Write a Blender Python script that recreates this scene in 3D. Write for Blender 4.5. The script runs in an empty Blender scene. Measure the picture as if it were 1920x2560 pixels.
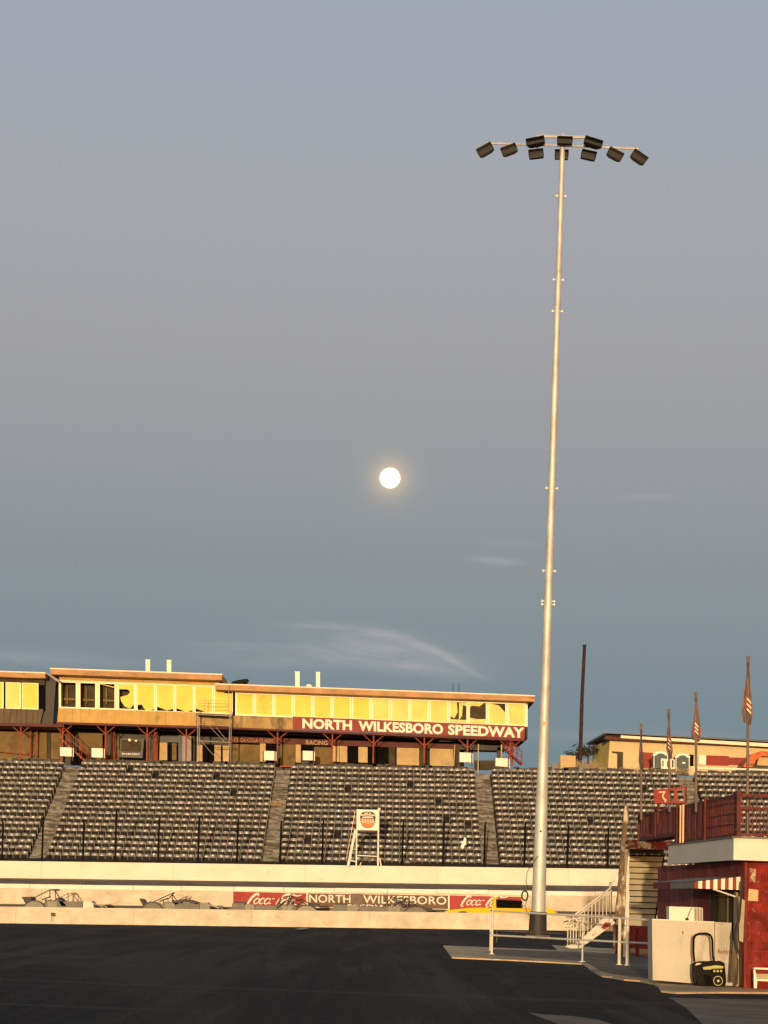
import bpy, math, random
from mathutils import Vector, Matrix
rnd = random.Random(7)
R = math.radians
scene = bpy.context.scene
C = scene.collection

# ------------------------------------------------------------------ camera
F = 5400.0; ROLL = 0.036; PITCH = math.atan(955*math.cos(ROLL)/F); CZ = 1.7
cam_d = bpy.data.cameras.new('camera'); cam = bpy.data.objects.new('camera', cam_d); C.objects.link(cam)
cam_d.sensor_fit = 'HORIZONTAL'; cam_d.sensor_width = 36.0; cam_d.lens = 36.0*F/1920
cam_d.clip_start = 0.5; cam_d.clip_end = 60000
cam.matrix_world = Matrix.Translation((0, 0, CZ)) @ Matrix.Rotation(math.pi/2+PITCH, 4, 'X') @ Matrix.Rotation(ROLL, 4, 'Z')
scene.camera = cam
scene.view_settings.view_transform = 'Standard'; scene.view_settings.look = 'None'
scene.view_settings.exposure = 0.0; scene.view_settings.gamma = 1.0
scene.cycles.max_bounces = 6

# ------------------------------------------------------------------ sun + sky
SUN_EL, SUN_AZ = R(2.2), R(-4.5)        # sun low behind the camera, a little to its left
S = Vector((math.sin(SUN_AZ)*math.cos(SUN_EL), -math.cos(SUN_AZ)*math.cos(SUN_EL), math.sin(SUN_EL)))
sd = bpy.data.lights.new('sun', 'SUN'); sd.energy = 3.6; sd.color = (1.0, 0.74, 0.43); sd.angle = R(0.6)
so = bpy.data.objects.new('sun', sd); C.objects.link(so); so.location = S*200
so.rotation_euler = S.to_track_quat('Z', 'Y').to_euler()

W_ = bpy.data.worlds.new('World'); scene.world = W_; W_.use_nodes = True
wt = W_.node_tree; wt.nodes.clear()
def wn(t, **k):
    n = wt.nodes.new(t)
    for a, b in k.items(): setattr(n, a, b)
    return n
def wl(a, b): wt.links.new(a, b)
def wmath(op, a, b=None, c=None, clamp=False):
    n = wn('ShaderNodeMath', operation=op); n.use_clamp = clamp
    for i, v in enumerate((a, b, c)):
        if v is None: continue
        if isinstance(v, (int, float)): n.inputs[i].default_value = v
        else: wl(v, n.inputs[i])
    return n.outputs[0]
out = wn('ShaderNodeOutputWorld'); bg = wn('ShaderNodeBackground'); wl(bg.outputs[0], out.inputs[0])
sky = wn('ShaderNodeTexSky', sky_type='NISHITA'); sky.sun_disc = False
sky.sun_elevation = SUN_EL; sky.sun_rotation = math.pi - SUN_AZ*-1
sky.air_density = 1.0; sky.dust_density = 1.5; sky.ozone_density = 2.0
skm = wn('ShaderNodeMixRGB', blend_type='MULTIPLY'); skm.inputs[0].default_value = 1
wl(sky.outputs[0], skm.inputs[1]); skm.inputs[2].default_value = (0.55, 0.47, 0.37, 1)
tc = wn('ShaderNodeTexCoord'); sep = wn('ShaderNodeSeparateXYZ'); wl(tc.outputs['Generated'], sep.inputs[0])
ramp = wn('ShaderNodeValToRGB'); wl(sep.outputs[2], ramp.inputs[0])
def lin(c): return tuple((v/255/12.92 if v/255 <= .04045 else ((v/255+.055)/1.055)**2.4) for v in c)+(1,)
stops = [(0.0, (110, 129, 136)), (.055, (117, 137, 143)), (.10, (127, 142, 148)), (.15, (141, 148, 153)), (.20, (152, 155, 159)),
         (.245, (161, 161, 165)), (.31, (164, 166, 172)), (.37, (162, 168, 178)), (.42, (158, 165, 181)), (.8, (127, 142, 170))]
el = ramp.color_ramp.elements
el[0].position, el[0].color = stops[0][0], lin(stops[0][1]); el[1].position, el[1].color = stops[-1][0], lin(stops[-1][1])
for p, c in stops[1:-1]:
    e = el.new(p); e.color = lin(c)
# thin dusk clouds, placed by azimuth and elevation
az = wmath('ARCTAN2', sep.outputs[0], sep.outputs[1]); elv = wmath('ARCSINE', sep.outputs[2])
def direction(px, py):
    dx, dy = px-960, py-1280; cr, sr = math.cos(ROLL), math.sin(ROLL)
    u = dx*cr+dy*sr; v = -dx*sr+dy*cr
    return Vector((u, F*math.cos(PITCH)+v*math.sin(PITCH), F*math.sin(PITCH)-v*math.cos(PITCH)))
comb = wn('ShaderNodeCombineXYZ')
wl(wmath('MULTIPLY', az, 22), comb.inputs[0]); wl(wmath('MULTIPLY', wmath('ADD', elv, wmath('MULTIPLY', az, .05)), 150), comb.inputs[1])
nz = wn('ShaderNodeTexNoise'); wl(comb.outputs[0], nz.inputs['Vector']); nz.inputs['Scale'].default_value = 1.0
nz.inputs['Detail'].default_value = 7; nz.inputs['Distortion'].default_value = .9
total = None
for (px, py, wx, wy, tilt, amt) in [(800, 1567, 80, 6, .04, .7), (895, 1576, 85, 10, .10, .6), (985, 1592, 80, 11, .22, .6), (1075, 1622, 80, 12, .38, .6), (1150, 1662, 60, 8, .55, .6),
                                    (960, 1630, 200, 42, .16, .75), (780, 1640, 260, 28, -.03, .5), (600, 1612, 130, 10, .02, .35), (1060, 1668, 130, 16, .2, .35),
                                    (1240, 1402, 60, 9, .08, .75), (1270, 1358, 60, 7, .05, .55), (1620, 1242, 80, 7, .0, .45), (60, 1640, 240, 18, .04, .45), (1500, 1840, 420, 20, .02, .25)]:
    d = direction(px, py).normalized(); a0 = math.atan2(d.x, d.y); e0 = math.asin(d.z)
    da = wmath('SUBTRACT', az, a0)
    de = wmath('ADD', wmath('SUBTRACT', elv, e0), wmath('MULTIPLY', da, tilt-ROLL))
    q = wmath('ADD', wmath('POWER', wmath('ABSOLUTE', wmath('MULTIPLY', da, F/wx)), 2.0), wmath('POWER', wmath('ABSOLUTE', wmath('MULTIPLY', de, F/wy)), 2.0))
    m = wmath('MULTIPLY', wmath('POWER', 2.718, wmath('MULTIPLY', q, -1.0)), amt)
    total = m if total is None else wmath('ADD', total, m)
cl = wmath('MULTIPLY', total, wmath('MULTIPLY', wmath('SUBTRACT', nz.outputs[0], .16), 1.7, clamp=True), clamp=True)
cm = wn('ShaderNodeMixRGB'); wl(cl, cm.inputs[0]); wl(ramp.outputs[0], cm.inputs[1]); cm.inputs[2].default_value = lin((172, 170, 173))
# faint aureole round the moon, a glow painted into the sky colour
MOON_DIR = direction(975, 1195).normalized()
vd = wn('ShaderNodeVectorMath', operation='DISTANCE'); wl(tc.outputs['Generated'], vd.inputs[0]); vd.inputs[1].default_value = MOON_DIR
au = wmath('POWER', 2.718, wmath('MULTIPLY', wmath('MULTIPLY', vd.outputs['Value'], 250.0), -1.0))
au2 = wmath('MULTIPLY', au, 1.6, clamp=True)
cm2 = wn('ShaderNodeMixRGB'); wl(au2, cm2.inputs[0]); wl(cm.outputs[0], cm2.inputs[1]); cm2.inputs[2].default_value = (.95, .70, .38, 1)
front = wmath('MULTIPLY', wmath('ADD', sep.outputs[1], .35), 1.3, clamp=True)
mx = wn('ShaderNodeMixRGB'); wl(front, mx.inputs[0]); wl(skm.outputs[0], mx.inputs[1]); wl(cm2.outputs[0], mx.inputs[2])
wl(mx.outputs[0], bg.inputs[0]); bg.inputs[1].default_value = 1.0

# ------------------------------------------------------------------ pixel -> world at a real distance
def W(px, py, D):
    d = direction(px, py); t = D/d.y
    return Vector((d.x*t, D, CZ+d.z*t))
def G(px, py, z=0.0):
    d = direction(px, py); t = (z-CZ)/d.z
    return Vector((d.x*t, d.y*t, z))
def sstep(a, b, x):
    t = max(0, min(1, (x-a)/(b-a))); return t*t*(3-2*t)
def grade(X, Y): return 0.0225*X*sstep(72, 108, Y)

# ------------------------------------------------------------------ materials
def M(name, col, rough=.75, metal=0.0, var=.12, scale=2.0, bump=.0, stain=None, stretch=(1, 1, 1), spec=.4, coat=0.0, alpha=1.0, grain=0.0):
    m = bpy.data.materials.new(name); m.use_nodes = True; nt = m.node_tree; b = nt.nodes['Principled BSDF']
    def n(t, **k):
        x = nt.nodes.new(t)
        for a, v in k.items(): setattr(x, a, v)
        return x
    L = nt.links.new
    b.inputs['Roughness'].default_value = rough; b.inputs['Metallic'].default_value = metal
    b.inputs['Specular IOR Level'].default_value = spec; b.inputs['Coat Weight'].default_value = coat
    t = n('ShaderNodeTexCoord'); mp = n('ShaderNodeMapping'); L(t.outputs['Object'], mp.inputs[0]); mp.inputs['Scale'].default_value = stretch
    oi = n('ShaderNodeObjectInfo'); ad = n('ShaderNodeVectorMath', operation='ADD'); L(mp.outputs[0], ad.inputs[0])
    sc_ = n('ShaderNodeMath', operation='MULTIPLY'); L(oi.outputs['Random'], sc_.inputs[0]); sc_.inputs[1].default_value = 37; L(sc_.outputs[0], ad.inputs[1])
    nz = n('ShaderNodeTexNoise'); L(ad.outputs[0], nz.inputs['Vector']); nz.inputs['Scale'].default_value = scale; nz.inputs['Detail'].default_value = 8; nz.inputs['Roughness'].default_value = .62
    mr = n('ShaderNodeMapRange'); L(nz.outputs[0], mr.inputs[0]); mr.inputs[1].default_value = .3; mr.inputs[2].default_value = .7
    mr.inputs[3].default_value = 1-var*1.5; mr.inputs[4].default_value = 1+var
    mul = n('ShaderNodeVectorMath', operation='SCALE'); mul.inputs[0].default_value = col; L(mr.outputs[0], mul.inputs['Scale'])
    src = mul.outputs[0]
    if stain:
        sc2, scl, thr, amt = stain[0], stain[1], stain[2], stain[3]
        st = stain[4] if len(stain) > 4 else (1, 1, 1)
        mp2 = n('ShaderNodeMapping'); L(t.outputs['Object'], mp2.inputs[0]); mp2.inputs['Scale'].default_value = st
        n2 = n('ShaderNodeTexNoise'); L(mp2.outputs[0], n2.inputs['Vector']); n2.inputs['Scale'].default_value = scl; n2.inputs['Detail'].default_value = 9; n2.inputs['Roughness'].default_value = .7
        m2 = n('ShaderNodeMapRange'); L(n2.outputs[0], m2.inputs[0]); m2.inputs[1].default_value = thr; m2.inputs[2].default_value = thr+.08; m2.inputs[3].default_value = 0; m2.inputs[4].default_value = amt
        mi = n('ShaderNodeMixRGB'); L(m2.outputs[0], mi.inputs[0]); L(src, mi.inputs[1]); mi.inputs[2].default_value = tuple(sc2)+(1,)
        src = mi.outputs[0]
    if grain:
        n3 = n('ShaderNodeTexNoise'); L(t.outputs['Object'], n3.inputs['Vector']); n3.inputs['Scale'].default_value = 40; n3.inputs['Detail'].default_value = 3
        m3 = n('ShaderNodeMapRange'); L(n3.outputs[0], m3.inputs[0]); m3.inputs[1].default_value = .3; m3.inputs[2].default_value = .7; m3.inputs[3].default_value = 1-grain; m3.inputs[4].default_value = 1+grain
        v3 = n('ShaderNodeVectorMath', operation='SCALE'); L(src, v3.inputs[0]); L(m3.outputs[0], v3.inputs['Scale']); src = v3.outputs[0]
    L(src, b.inputs['Base Color'])
    if bump:
        bp = n('ShaderNodeBump'); bp.inputs['Strength'].default_value = bump; bp.inputs['Distance'].default_value = .05
        L(nz.outputs[0], bp.inputs['Height']); L(bp.outputs[0], b.inputs['Normal'])
    return m
BROWN = (.16, .10, .055)
mt = {}
mt['cream'] = M('painted_concrete', (.74, .69, .57), .8, var=.07, scale=.5, stain=((.42, .34, .25), .9, .60, .45, (1, 1, 4)), stretch=(1, 1, 2))
mt['cream2'] = M('weathered_painted_concrete', (.64, .55, .42), .85, var=.16, scale=1.3, stain=((.36, .27, .18), 2.0, .57, .5, (.6, 1, 2)), grain=.08)
mt['cap'] = M('white_capping', (.80, .76, .64), .7, var=.06, scale=1.2, stain=((.40, .34, .26), 1.8, .64, .6, (1, 1, 1)))
mt['asphalt'] = None
mt['slab'] = M('concrete_slab', (.60, .41, .22), .9, var=.25, scale=.5, bump=.3, stain=((.30, .21, .13), .6, .52, .7, (1, .4, 1)), grain=.18)
mt['dirt'] = M('old_brown_asphalt', (.17, .125, .085), .95, var=.35, scale=1.0, bump=.3, stain=((.20, .155, .11), 1.6, .57, .5), grain=.2)
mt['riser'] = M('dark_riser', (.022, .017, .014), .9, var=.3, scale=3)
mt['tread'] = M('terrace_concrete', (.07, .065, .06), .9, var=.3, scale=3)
mt['step'] = M('rough_aisle_concrete', (.22, .205, .18), .95, var=.4, scale=2.2, bump=.6, stain=((.055, .05, .042), 1.8, .47, .85, (.6, 1, 3.2)), grain=.25)  # stains drawn out into dark lines, painted shade under the step lips
mt['seat'] = M('worn_grey_seat_plastic', (.19, .182, .170), .32, var=.35, scale=1.3, spec=.7, coat=.3)
mt['pan'] = M('black_seat_plastic', (.012, .009, .008), .6, var=.3, scale=4, spec=.12)
mt['frame'] = M('grey_seat_iron', (.25, .24, .22), .6, var=.2, scale=5)
mt['black'] = M('black_painted_steel', (.008, .006, .006), .6, var=.2, scale=4, spec=.08)
mt['galv'] = M('galvanised_steel', (.58, .57, .53), .55, .35, var=.2, scale=2.0, stretch=(1, 1, .4), stain=((.30, .27, .22), 1.6, .60, .6, (1, 1, .5)), spec=.5)
mt['lamp'] = M('dark_lamp_housing', (.075, .06, .05), .55, var=.25, scale=3)
mt['lampdk'] = M('black_lamp_hood', (.012, .011, .011), .6, var=.2, scale=3, spec=.2)
mt['lens'] = M('lamp_glass', (.05, .05, .05), .12, var=.1)
mt['yellow'] = M('yellow_sheeting', (.74, .63, .12), .6, var=.07, scale=.9, stain=((.62, .38, .05), .7, .58, .5), spec=.15)
mt['yellow2'] = M('yellow_film_pale', (.76, .66, .20), .6, spec=.15, var=.10, scale=.7, stain=((.55, .42, .16), .9, .56, .5))
mt['mull'] = M('pale_window_frame', (.88, .84, .58), .6, var=.05, scale=2)
mt['board'] = M('ochre_plywood', (.52, .33, .10), .8, var=.12, scale=1.4, stain=((.22, .15, .07), .8, .60, .5, (1, 1, .6)))
mt['board2'] = M('stained_plywood', (.40, .27, .11), .85, var=.22, scale=1.1, stain=((.10, .075, .045), .7, .50, .8, (1, 1, .45)))
mt['greywood'] = M('grey_weathered_board', (.12, .09, .055), .9, var=.3, scale=2, stretch=(4, 1, .4))
mt['fascia'] = M('peeling_fascia_board', (.46, .26, .12), .8, var=.18, scale=.9, stain=((.24, .10, .05), 1.0, .57, .7, (.5, 1, 3)))
mt['rooftrim'] = M('pale_roof_edge', (.82, .72, .52), .7, var=.08, scale=2)
mt['roof'] = M('grey_roof_sheet', (.22, .20, .18), .8, var=.15, scale=1)
mt['maroon'] = M('maroon_paint', (.23, .032, .026), .65, var=.12, scale=1.5)
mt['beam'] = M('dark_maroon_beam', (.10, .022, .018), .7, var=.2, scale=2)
mt['rust'] = M('red_oxide_steel', (.32, .075, .035), .7, var=.25, scale=3, stain=((.15, .05, .03), 3, .55, .6))
mt['white'] = M('white_paint', (.80, .76, .65), .6, var=.06, scale=2)
mt['letter'] = M('white_letter_paint', (.80, .74, .60), .6, var=.04, scale=2)
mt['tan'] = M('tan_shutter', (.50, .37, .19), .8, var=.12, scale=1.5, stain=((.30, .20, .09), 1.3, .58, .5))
mt['tandark'] = M('shaded_tan_wall', (.17, .115, .045), .85, var=.25, scale=1.2, stain=((.07, .045, .02), .9, .55, .6))  # wall tan darkened to carry the shade below the press boxes
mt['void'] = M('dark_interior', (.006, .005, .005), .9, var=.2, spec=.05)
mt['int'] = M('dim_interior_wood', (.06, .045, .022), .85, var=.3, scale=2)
mt['bluegrey'] = M('blue_grey_booth', (.075, .085, .088), .6, var=.2, scale=2)
mt['lilac'] = M('pale_lilac_panel', (.30, .27, .30), .7, var=.1)
mt['red'] = M('peeling_red_block', (.22, .026, .018), .8, var=.35, scale=1.6, bump=.35, stain=((.26, .12, .09), 1.5, .58, .6), grain=.3)
mt['maroonwall'] = M('flaking_maroon_wall', (.23, .028, .020), .8, var=.35, scale=2.0, bump=.3, stain=((.34, .19, .14), 1.6, .56, .6, (1, 1, .35)))
mt['redrail'] = M('brown_red_railing', (.13, .024, .018), .8, var=.35, scale=3, stain=((.26, .10, .06), 2.5, .60, .7, (1, 1, .4)))
mt['redboard'] = M('red_board_paint', (.27, .032, .020), .7, var=.15, scale=3)
mt['clap'] = M('tan_clapboard', (.40, .335, .215), .85, var=.12, scale=2.5, stain=((.16, .12, .07), 2.0, .60, .6, (.5, 1, 2)))
mt['peel'] = M('peeling_timber', (.17, .11, .07), .9, var=.4, scale=3, bump=.5, stain=((.60, .50, .36), 3.2, .52, .9, (1, 1, .45)))
mt['peelred'] = M('peeling_red_timber', (.20, .035, .022), .85, var=.25, scale=3, stain=((.66, .58, .44), 1.7, .53, 1.0))
mt['whiterail'] = M('chipped_white_rail', (.70, .64, .52), .6, var=.12, scale=3, stain=((.22, .12, .06), 6, .58, .8))
mt['box'] = M('off_white_cabinet', (.51, .46, .36), .55, var=.05, scale=.9, stain=((.30, .25, .17), 1.1, .56, .6, (1, 1, .35)), grain=.05)
mt['ac'] = M('white_enamel', (.74, .68, .54), .45, var=.05, scale=2)
mt['ygreen'] = M('lime_green_plastic', (.36, .34, .045), .4, var=.1)
mt['yellowcar'] = M('yellow_car_paint', (.80, .50, .010), .6, var=.08, scale=1.5, spec=.12)
mt['carbody'] = M('bare_grey_car_panel', (.15, .138, .105), .6, .0, var=.18, scale=2, stain=((.12, .10, .075), 2, .56, .6))
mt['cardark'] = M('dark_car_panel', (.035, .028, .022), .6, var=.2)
mt['carlight'] = M('pale_car_panel', (.25, .235, .18), .6, var=.15, scale=2)
mt['cage'] = M('dark_grey_cage_tube', (.045, .036, .03), .6, .0, var=.3)
mt['tube'] = M('grey_steel_tube', (.40, .35, .28), .5, .3, var=.2)
mt['rubber'] = M('black_tyre_rubber', (.012, .011, .010), .85, spec=.15)
mt['cocared'] = M('faded_red_sign_paint', (.33, .035, .030), .7, var=.15, scale=1.2, stain=((.62, .40, .32), .9, .58, .8))
mt['cocared2'] = M('red_sign_paint', (.36, .020, .022), .6, var=.10, scale=1.2)
mt['brownsign'] = M('brown_sign_paint', (.17, .095, .062), .8, var=.2, scale=1.4, stain=((.30, .22, .15), 1.4, .58, .7))
mt['orange'] = M('orange_paint', (.75, .19, .05), .6, var=.08)
mt['peach'] = M('peach_paint', (.80, .52, .32), .6, var=.06)
mt['crestdk'] = M('dark_brown_paint', (.055, .025, .018), .6, var=.1)
mt['green'] = M('dark_green_plastic', (.018, .048, .042), .5, var=.15)
mt['flag'] = M('faded_grey_red_flag', (.30, .21, .20), .85, var=.25, scale=3, stain=((.55, .10, .07), 1.6, .54, .9, (1, 1, .8)))
mt['flagpole'] = M('grey_brown_pole', (.17, .12, .09), .6, var=.25, scale=4)
mt['darkpole'] = M('tarred_timber_pole', (.040, .016, .012), .9, var=.3, scale=3)
mt['bark'] = M('tree_bark', (.07, .05, .035), .95, var=.3, scale=4)
mt['leaf'] = M('dark_leaf', (.05, .048, .024), .8, var=.4, scale=4)
mt['dry'] = M('dry_grass_stalk', (.36, .26, .13), .85, var=.35, scale=3)
mt['creamwall'] = M('cream_block_wall', (.62, .50, .28), .85, var=.08, scale=1.0, stain=((.42, .31, .16), 1.1, .60, .5))
mt['ribyellow'] = M('ribbed_yellow_siding', (.42, .33, .10), .7, var=.1, scale=1.5)
mt['tarp'] = M('grey_tarp', (.17, .135, .095), .8, var=.2, scale=3, bump=.4)
mt['orangetarp'] = M('orange_tarp', (.62, .13, .035), .7, var=.25, scale=2, stain=((.12, .04, .02), 1.6, .56, .8, (1, 1, 3)))
mt['awngrey'] = M('grey_awning_cloth', (.26, .225, .18), .85, var=.15, scale=2, stain=((.20, .06, .05), 1.0, .60, .5))
mt['plastic'] = M('white_plastic', (.78, .74, .66), .5, var=.06)
mt['cable'] = M('black_cable', (.015, .013, .012), .6)

def asphalt():
    m = bpy.data.materials.new('dark_racing_asphalt'); m.use_nodes = True; nt = m.node_tree; b = nt.nodes['Principled BSDF']; L = nt.links.new
    n = nt.nodes.new
    t = n('ShaderNodeTexCoord')
    def noise(scale, st, det=6, rot=0, dist=0):
        mp = n('ShaderNodeMapping'); mp.inputs['Scale'].default_value = st; mp.inputs['Rotation'].default_value = (0, 0, rot); L(t.outputs['Object'], mp.inputs[0])
        x = n('ShaderNodeTexNoise'); x.inputs['Scale'].default_value = scale; x.inputs['Detail'].default_value = det; x.inputs['Distortion'].default_value = dist; L(mp.outputs[0], x.inputs['Vector']); return x.outputs[0]
    def mr(v, a, b_, c, d):
        x = n('ShaderNodeMapRange'); L(v, x.inputs[0]); x.inputs[1].default_value = a; x.inputs[2].default_value = b_; x.inputs[3].default_value = c; x.inputs[4].default_value = d; return x.outputs[0]
    def mix(f, a, c):
        x = n('ShaderNodeMixRGB'); L(f, x.inputs[0])
        if isinstance(a, tuple): x.inputs[1].default_value = a
        else: L(a, x.inputs[1])
        x.inputs[2].default_value = c; return x.outputs[0]
    base = mix(mr(noise(.25, (1, .2, 1)), .35, .65, 0, 1), (.017, .0130, .0098, 1), (.042, .031, .021, 1))
    c1 = mix(mr(noise(.22, (1, .12, 1), 8, R(25), 1.5), .46, .58, 0, .8), base, (.062, .045, .030, 1))
    c2 = mix(mr(noise(1.1, (1.0, .05, 1), 6, R(-62), .4), .54, .62, 0, .6), c1, (.075, .060, .046, 1))
    c3 = mix(mr(noise(1.3, (1.0, .04, 1), 6, R(48), .5), .55, .62, 0, .5), c2, (.008, .007, .007, 1))
    c3 = mix(mr(noise(.9, (.06, 1.0, 1), 7, R(6), .3), .60, .64, 0, .5), c3, (.085, .070, .055, 1))
    fine = mr(noise(16, (1, .35, 1), 4), .42, .62, 0, .6)
    c4 = mix(fine, c3, (.010, .009, .008, 1))
    sp = mr(noise(22, (1, .3, 1), 2), .64, .70, 0, .6)
    c4 = mix(sp, c4, (.10, .085, .07, 1))
    L(c4, b.inputs['Base Color']); b.inputs['Roughness'].default_value = .92; b.inputs['Specular IOR Level'].default_value = .12
    bp = n('ShaderNodeBump'); bp.inputs['Strength'].default_value = .35; bp.inputs['Distance'].default_value = .02; L(noise(18, (1, 1, 1), 4), bp.inputs['Height']); L(bp.outputs[0], b.inputs['Normal'])
    return m
mt['asphalt'] = asphalt()
def blockwork(name, c1, c2, cm_):
    m = bpy.data.materials.new(name); m.use_nodes = True; nt = m.node_tree; b = nt.nodes['Principled BSDF']; L = nt.links.new; n = nt.nodes.new
    t = n('ShaderNodeTexCoord'); sp = n('ShaderNodeSeparateXYZ'); L(t.outputs['Object'], sp.inputs[0]); cb_ = n('ShaderNodeCombineXYZ'); L(sp.outputs[0], cb_.inputs[0]); L(sp.outputs[2], cb_.inputs[1])
    br = n('ShaderNodeTexBrick'); L(cb_.outputs[0], br.inputs['Vector']); br.inputs['Scale'].default_value = 1; br.inputs['Brick Width'].default_value = .40; br.inputs['Row Height'].default_value = .20
    br.inputs['Mortar Size'].default_value = .008; br.inputs['Color1'].default_value = c1+(1,); br.inputs['Color2'].default_value = c2+(1,); br.inputs['Mortar'].default_value = cm_+(1,)
    nz = n('ShaderNodeTexNoise'); L(t.outputs['Object'], nz.inputs['Vector']); nz.inputs['Scale'].default_value = 3.2; nz.inputs['Detail'].default_value = 9; nz.inputs['Roughness'].default_value = .7
    r = n('ShaderNodeMapRange'); L(nz.outputs[0], r.inputs[0]); r.inputs[1].default_value = .35; r.inputs[2].default_value = .65; r.inputs[3].default_value = .45; r.inputs[4].default_value = 1.3
    v = n('ShaderNodeVectorMath'); v.operation = 'SCALE'; L(br.outputs[0], v.inputs[0]); L(r.outputs[0], v.inputs['Scale'])
    n2 = n('ShaderNodeTexNoise'); L(t.outputs['Object'], n2.inputs['Vector']); n2.inputs['Scale'].default_value = 5; n2.inputs['Detail'].default_value = 10; n2.inputs['Roughness'].default_value = .75
    r2 = n('ShaderNodeMapRange'); L(n2.outputs[0], r2.inputs[0]); r2.inputs[1].default_value = .585; r2.inputs[2].default_value = .62; r2.inputs[4].default_value = .75
    mi = n('ShaderNodeMixRGB'); L(r2.outputs[0], mi.inputs[0]); L(v.outputs[0], mi.inputs[1]); mi.inputs[2].default_value = (.30, .13, .10, 1)
    L(mi.outputs[0], b.inputs['Base Color']); b.inputs['Roughness'].default_value = .85; b.inputs['Specular IOR Level'].default_value = .2
    bp = n('ShaderNodeBump'); bp.inputs['Strength'].default_value = .5; bp.inputs['Distance'].default_value = .02; L(nz.outputs[0], bp.inputs['Height']); L(bp.outputs[0], b.inputs['Normal'])
    return m
mt['red'] = blockwork('peeling_red_blockwork', (.27, .022, .014), (.17, .020, .015), (.10, .02, .015))

# ------------------------------------------------------------------ mesh helpers
def wloc(o):
    v = Vector((0, 0, 0))
    while o is not None: v += o.location; o = o.parent
    return v
class MB:
    def __init__(s): s.v = []; s.f = []; s.smooth = False
    def add(s, vs, fs):
        n = len(s.v); s.v += [tuple(v) for v in vs]; s.f += [tuple(i+n for i in f) for f in fs]; return s
    def box(s, c, d, m=None):
        x, y, z = (q/2 for q in d); vs = [Vector((i*x, j*y, k*z)) for k in (-1, 1) for j in (-1, 1) for i in (-1, 1)]
        if m is not None: vs = [m @ v for v in vs]
        c = Vector(c); vs = [v+c for v in vs]
        return s.add(vs, [(0, 2, 3, 1), (4, 5, 7, 6), (0, 1, 5, 4), (2, 6, 7, 3), (0, 4, 6, 2), (1, 3, 7, 5)])
    def prism(s, pts, D0, D1):          # pts = [(x,z)...] outline facing the camera, from depth D0 to D1
        n = len(pts)
        a = sum(pts[i][0]*pts[(i+1) % n][1]-pts[(i+1) % n][0]*pts[i][1] for i in range(n))
        if a < 0: pts = pts[::-1]
        vs = [(p[0], D0, p[1]) for p in pts]+[(p[0], D1, p[1]) for p in pts]
        fs = [tuple(range(n)), tuple(range(2*n-1, n-1, -1))]+[(i, i+n, (i+1) % n+n, (i+1) % n) for i in range(n)]
        return s.add(vs, fs)
    def px(s, pts, D0, D1):
        return s.prism([(lambda w: (w.x, w.z))(W(x, y, D0)) for x, y in pts], D0, D1)
    def rect(s, x0, y0, x1, y1, D0, D1, slope=.038):   # level rectangle given in photo px (y0/y1 measured at x0)
        d = (x1-x0)*slope
        return s.px([(x0, y1), (x1, y1+d), (x1, y0+d), (x0, y0)], D0, D1)
    def tube(s, p0, p1, r0, r1=None, n=8, cap=True):
        r1 = r0 if r1 is None else r1; p0, p1 = Vector(p0), Vector(p1); d = (p1-p0)
        if d.length < 1e-6: return s
        d.normalize(); a = d.orthogonal().normalized(); b = d.cross(a)
        vs = [];
        for p, r in ((p0, r0), (p1, r1)):
            vs += [p+a*r*math.cos(2*math.pi*i/n)+b*r*math.sin(2*math.pi*i/n) for i in range(n)]
        fs = [(i, (i+1) % n, (i+1) % n+n, i+n) for i in range(n)]
        if cap: fs += [tuple(range(n-1, -1, -1)), tuple(range(n, 2*n))]
        return s.add(vs, fs)
    def path(s, pts, r, n=6):
        for a, b in zip(pts[:-1], pts[1:]): s.tube(a, b, r, r, n)
        return s
    def build(s, name, mat, parent=None, smooth=False):
        o_ = wloc(parent)
        me = bpy.data.meshes.new(name); me.from_pydata([(v[0]-o_.x, v[1]-o_.y, v[2]-o_.z) for v in s.v], [], s.f)
        me.materials.append(mt[mat] if isinstance(mat, str) else mat); me.validate(); me.update()
        if smooth:
            for p in me.polygons: p.use_smooth = True
            try: me.set_sharp_from_angle(angle=R(45))
            except Exception: pass
        o = bpy.data.objects.new(name, me); C.objects.link(o)
        if parent is not None: o.parent = parent
        return o
def tag(o, label=None, cat=None, group=None, kind=None):
    if label: o['label'] = label
    if cat: o['category'] = cat
    if group: o['group'] = group
    if kind: o['kind'] = kind
    return o
def empty(name, loc, label, cat, group=None):
    o = bpy.data.objects.new(name, None); C.objects.link(o); o.location = loc; o.empty_display_size = .3
    return tag(o, label, cat, group)
def struct(o): o['kind'] = 'structure'; return o
def center(o):   # move a top-level mesh's origin to its base
    me = o.data; xs = [v.co for v in me.vertices]
    c = Vector((sum(v.x for v in xs)/len(xs), sum(v.y for v in xs)/len(xs), min(v.z for v in xs)))
    for v in me.vertices: v.co -= c
    o.location = c; return o
def text_tris(txt, bold=0.03):
    cu = bpy.data.curves.new('lettering_tmp', 'FONT'); cu.body = txt; cu.size = 1; cu.offset = bold; cu.extrude = .0; cu.resolution_u = 3; cu.space_character = 1.02
    o = bpy.data.objects.new('lettering_tmp', cu); C.objects.link(o); bpy.context.view_layer.update()
    dg = bpy.context.evaluated_depsgraph_get(); me = bpy.data.meshes.new_from_object(o.evaluated_get(dg))
    vs = [(v.co.x, v.co.y) for v in me.vertices]; fs = [tuple(p.vertices) for p in me.polygons]
    bpy.data.objects.remove(o); bpy.data.curves.remove(cu); bpy.data.meshes.remove(me)
    return vs, fs
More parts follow.
